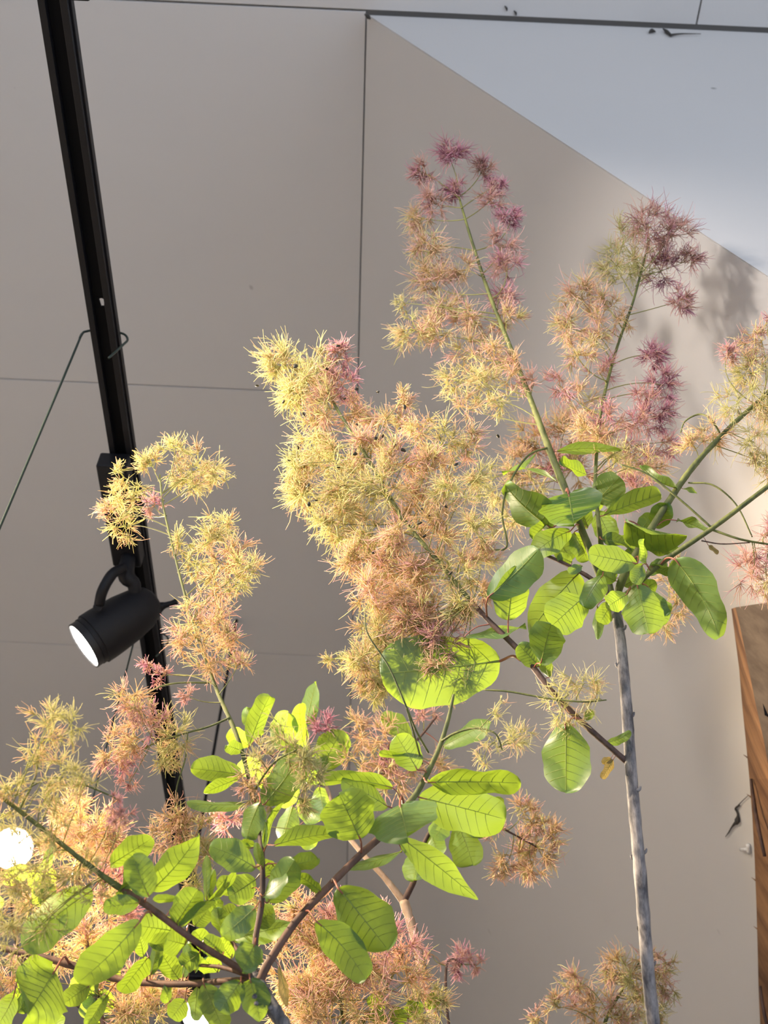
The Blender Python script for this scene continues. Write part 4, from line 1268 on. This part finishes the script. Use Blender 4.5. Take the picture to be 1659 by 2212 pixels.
# ================================================================== background branch with pale forked trunk
PC = Plant('pale brown forked smoke bush branch with shaded dark leaves and dull brown tufts', at(945, 2230, 1.36))
PC.root.location.z = 0.0
_PW[PC.root.name] = Vector(PC.root.location)
PC.stem('trunk', [(945, 2230, 1.36, 11), (920, 2130, 1.38, 10.5), (895, 2020, 1.41, 10), (872, 1945, 1.43, 10.5)], 'barkC', sides=12, rough=0.04, down=True)
PC.stem('side_branch', [(872, 1948, 1.43, 8.5), (830, 1895, 1.44, 6.5), (775, 1835, 1.46, 6), (735, 1780, 1.48, 5), (705, 1700, 1.50, 4), (670, 1620, 1.52, 3), (655, 1560, 1.54, 2)], 'barkC')
PC.stem('side_branch', [(872, 1948, 1.43, 7.5), (897, 1895, 1.43, 6), (912, 1830, 1.44, 5), (955, 1775, 1.45, 4), (1060, 1780, 1.45, 2.6), (1105, 1800, 1.45, 2.2), (1160, 1830, 1.45, 1.6)], 'twigD')
PC.stem('side_branch', [(735, 1785, 1.48, 4), (820, 1680, 1.5, 3), (900, 1600, 1.52, 3), (945, 1545, 1.54, 2.4)], 'twigD')
PC.stem('side_branch', [(705, 1700, 1.50, 3), (620, 1660, 1.5, 2.5), (550, 1600, 1.5, 2)], 'twigD')
leaves(PC, [
    (662, 1562, 683, 1472, 50, dict(shape='point')), (660, 1625, 648, 1520, 34, {}), (562, 1592, 533, 1528, 40, {}), (690, 1668, 738, 1578, 70, {}), (602, 1622, 622, 1538, 60, {}),
    (988, 1778, 1022, 1870, 64, dict(shape='obov', AR=1.4)), (905, 1838, 893, 1902, 56, dict(shape='round')), (632, 1742, 608, 1822, 50, {}), (648, 1728, 694, 1772, 56, {}), (1062, 1762, 1082, 1722, 28, {}),
    (965, 1768, 938, 1812, 46, {}), (956, 1612, 1060, 1560, 52, dict(AR=1.9)), (892, 1592, 824, 1545, 50, {}), (540, 1612, 493, 1580, 40, dict(kind='leaf')), (640, 1690, 600, 1740, 50, {}), (700, 1640, 660, 1690, 50, {}),
    (690, 1700, 700, 1760, 50, {}), (600, 1660, 560, 1700, 50, {}), (560, 1640, 520, 1670, 44, {}), (930, 1800, 950, 1850, 44, {}), (1000, 1775, 1050, 1800, 40, {}), (640, 1790, 680, 1830, 40, {})], kind='leaf')
plume(PC, [(955, 1775, 1.45), (1060, 1780, 1.45), (1160, 1830, 1.45)], [(1135, 1752, 36, 'O', .8), (1160, 1775, 30, 'O', .7), (1120, 1850, 44, 'O', .9), (1175, 1835, 40, 'O', .9), (1090, 1872, 30, 'O', .8), (1192, 1800, 30, 'O', .7), (1150, 1870, 36, 'O', .8), (1070, 1800, 26, 'O', .5)], seed=31, fil_r=1.1)
plume(PC, [(735, 1785, 1.48), (820, 1680, 1.5), (945, 1545, 1.54)], [(830, 1590, 44, 'O', .5), (772, 1572, 40, 'O', .4), (882, 1642, 44, 'O', .7), (820, 1652, 42, 'O', .7), (862, 1692, 40, 'O', .8), (702, 1572, 30, 'P', .8), (912, 1548, 30, 'K', .6), (800, 1610, 40, 'O', .5), (850, 1630, 36, 'P', .5), (940, 1650, 40, 'O', .6), (490, 1770, 40, 'K', .6), (770, 1640, 40, 'O', .5)], seed=32, fil_r=1.1)

# ================================================================== background plumes
PD = Plant('thin dark stem with a small drooping dusky pink tuft before the sloped wall', at(970, 2240, 1.5))
PD.root.location.z = 0.0
_PW[PD.root.name] = Vector(PD.root.location)
PD.stem('trunk', [(972, 2240, 1.5, 3.6), (963, 2150, 1.52, 3.2), (965, 2085, 1.54, 3), (980, 2072, 1.54, 2.4), (1000, 2082, 1.54, 1.6)], 'twigD', down=True)
plume(PD, [(965, 2090, 1.54), (980, 2072, 1.54), (1000, 2085, 1.54)], [(1005, 2075, 36, 'K', .6), (990, 2095, 24, 'P', .6), (935, 2062, 24, 'K', .3), (1030, 2085, 20, 'K', .4)], seed=41, fil_r=1.1)

PE = Plant('smoke bush branch of dense orange-pink plumes below the big leaves', at(720, 2300, 1.15))
PE.root.location.z = 0.0
_PW[PE.root.name] = Vector(PE.root.location)
PE.stem('trunk', [(760, 2300, 1.15, 6), (740, 2200, 1.17, 4), (730, 2100, 1.19, 3), (720, 2020, 1.2, 2)], 'twigG', down=True)
PE.stem('side_branch', [(750, 2250, 1.16, 4), (820, 2160, 1.18, 3), (870, 2060, 1.2, 2)], 'twigG')
leaves(PE, [(830, 2180, 800, 2150, 36, dict(kind='leaf')), (880, 2200, 905, 2165, 40, dict(kind='leaf')), (800, 2205, 830, 2190, 40, dict(kind='leaf')), (920, 2180, 945, 2150, 30, dict(kind='leaf')), (850, 2212, 870, 2180, 40, dict(kind='leaf'))], kind='leaf')
plume(PE, [(740, 2200, 1.17), (730, 2100, 1.19), (720, 2020, 1.2)], [
    (660, 1992, 50, 'O', 1.3), (730, 1985, 42, 'K'), (690, 2060, 60, 'O', 1.5), (770, 2020, 50, 'O', 1.2), (620, 2110, 60, 'O', 1.4), (720, 2130, 60, 'O', 1.6), (800, 2100, 60, 'O', 1.4), (862, 2050, 48, 'K', 1.0), (880, 2120, 50, 'O', 1.2), (700, 2195, 60, 'O', 1.4), (800, 2185, 60, 'O', 1.4), (900, 2185, 46, 'G', .9), (940, 2160, 38, 'G', .7), (640, 2190, 50, 'O', 1.2), (560, 1950, 40, 'G', .6), (590, 2020, 46, 'O', 1.0), (640, 1960, 40, 'O', .8), (760, 2080, 50, 'O', 1.2), (660, 2140, 50, 'O', 1.2), (840, 1990, 34, 'K', .5)], seed=42, fil_r=1.1, dens=1.2)

PF = Plant('smoke bush branch of loose orange plumes low beside the grey trunk', at(1330, 2300, 1.45))
PF.root.location.z = 0.0
_PW[PF.root.name] = Vector(PF.root.location)
PF.stem('trunk', [(1290, 2300, 1.45, 5), (1310, 2200, 1.47, 4), (1350, 2130, 1.49, 2.6), (1380, 2080, 1.5, 1.6)], 'twigG', down=True)
plume(PF, [(1290, 2230, 1.46), (1310, 2180, 1.47), (1380, 2080, 1.5)], [(1335, 2092, 44, 'O', .9), (1395, 2085, 42, 'O', .9), (1432, 2130, 32, 'O', .7), (1252, 2122, 38, 'O', .8), (1280, 2180, 50, 'O', 1.0), (1362, 2160, 50, 'O', .9), (1200, 2175, 30, 'O', .6), (1425, 2190, 40, 'G', .8), (1160, 2200, 26, 'O', .6), (1330, 2200, 46, 'O', .9), (1375, 2120, 44, 'G', .8), (1440, 2080, 26, 'O', .4)], seed=43, fil_r=1.1)

PG = Plant('smoke bush branch with dull orange plumes and dark leaves filling the lower left corner', at(180, 2320, 1.25))
PG.root.location.z = 0.0
_PW[PG.root.name] = Vector(PG.root.location)
PG.stem('trunk', [(250, 2320, 1.25, 7), (220, 2200, 1.28, 5.5), (190, 2050, 1.32, 4), (170, 1900, 1.36, 3), (190, 1780, 1.4, 2)], 'twigD', down=True)
PG.stem('side_branch', [(225, 2220, 1.28, 4), (120, 2130, 1.3, 3.5), (40, 2050, 1.32, 3), (20, 1900, 1.34, 2)], 'twigD')
rgl = np.random.default_rng(77)
rows = []
for k in range(26):
    x = rgl.uniform(0, 260)
    y = rgl.choice([rgl.uniform(2080, 2212), rgl.uniform(1860, 1960)], p=[0.7, 0.3])
    if y < 2000:
        x *= 0.45
    a = rgl.uniform(0, 6.28)
    ln_ = rgl.uniform(40, 70)
    rows.append((x, y, x + ln_ * math.cos(a), y + ln_ * math.sin(a), rgl.uniform(28, 44), dict(kind='leaf' if rgl.random() < 0.6 else 'leaf')))
leaves(PG, rows)
plume(PG, [(220, 2200, 1.28), (190, 2050, 1.32), (170, 1900, 1.36), (190, 1780, 1.4)], [
    (200, 1785, 60, 'O', 1.4), (160, 1760, 46, 'O', 1.0), (230, 1830, 46, 'O', 1.1), (170, 1830, 50, 'O', 1.1), (120, 1830, 46, 'O', .8), (232, 1950, 50, 'O'), (190, 2025, 60, 'O', 1.1), (255, 2050, 40, 'O', .9), (270, 1970, 40, 'K', .9), (120, 2050, 50, 'O', .8), (282, 2185, 50, 'O', 1.1), (335, 2170, 44, 'G', 1.0), (220, 2120, 40, 'O', .8), (300, 2120, 40, 'O', .9), (90, 1940, 46, 'O', .7), (300, 2215, 46, 'G', .9), (370, 2140, 36, 'O', .7), (20, 2110, 40, 'O', .7), (240, 1890, 40, 'K', .7)], seed=44, fil_r=1.1, dens=1.2)

bpy.context.view_layer.update()
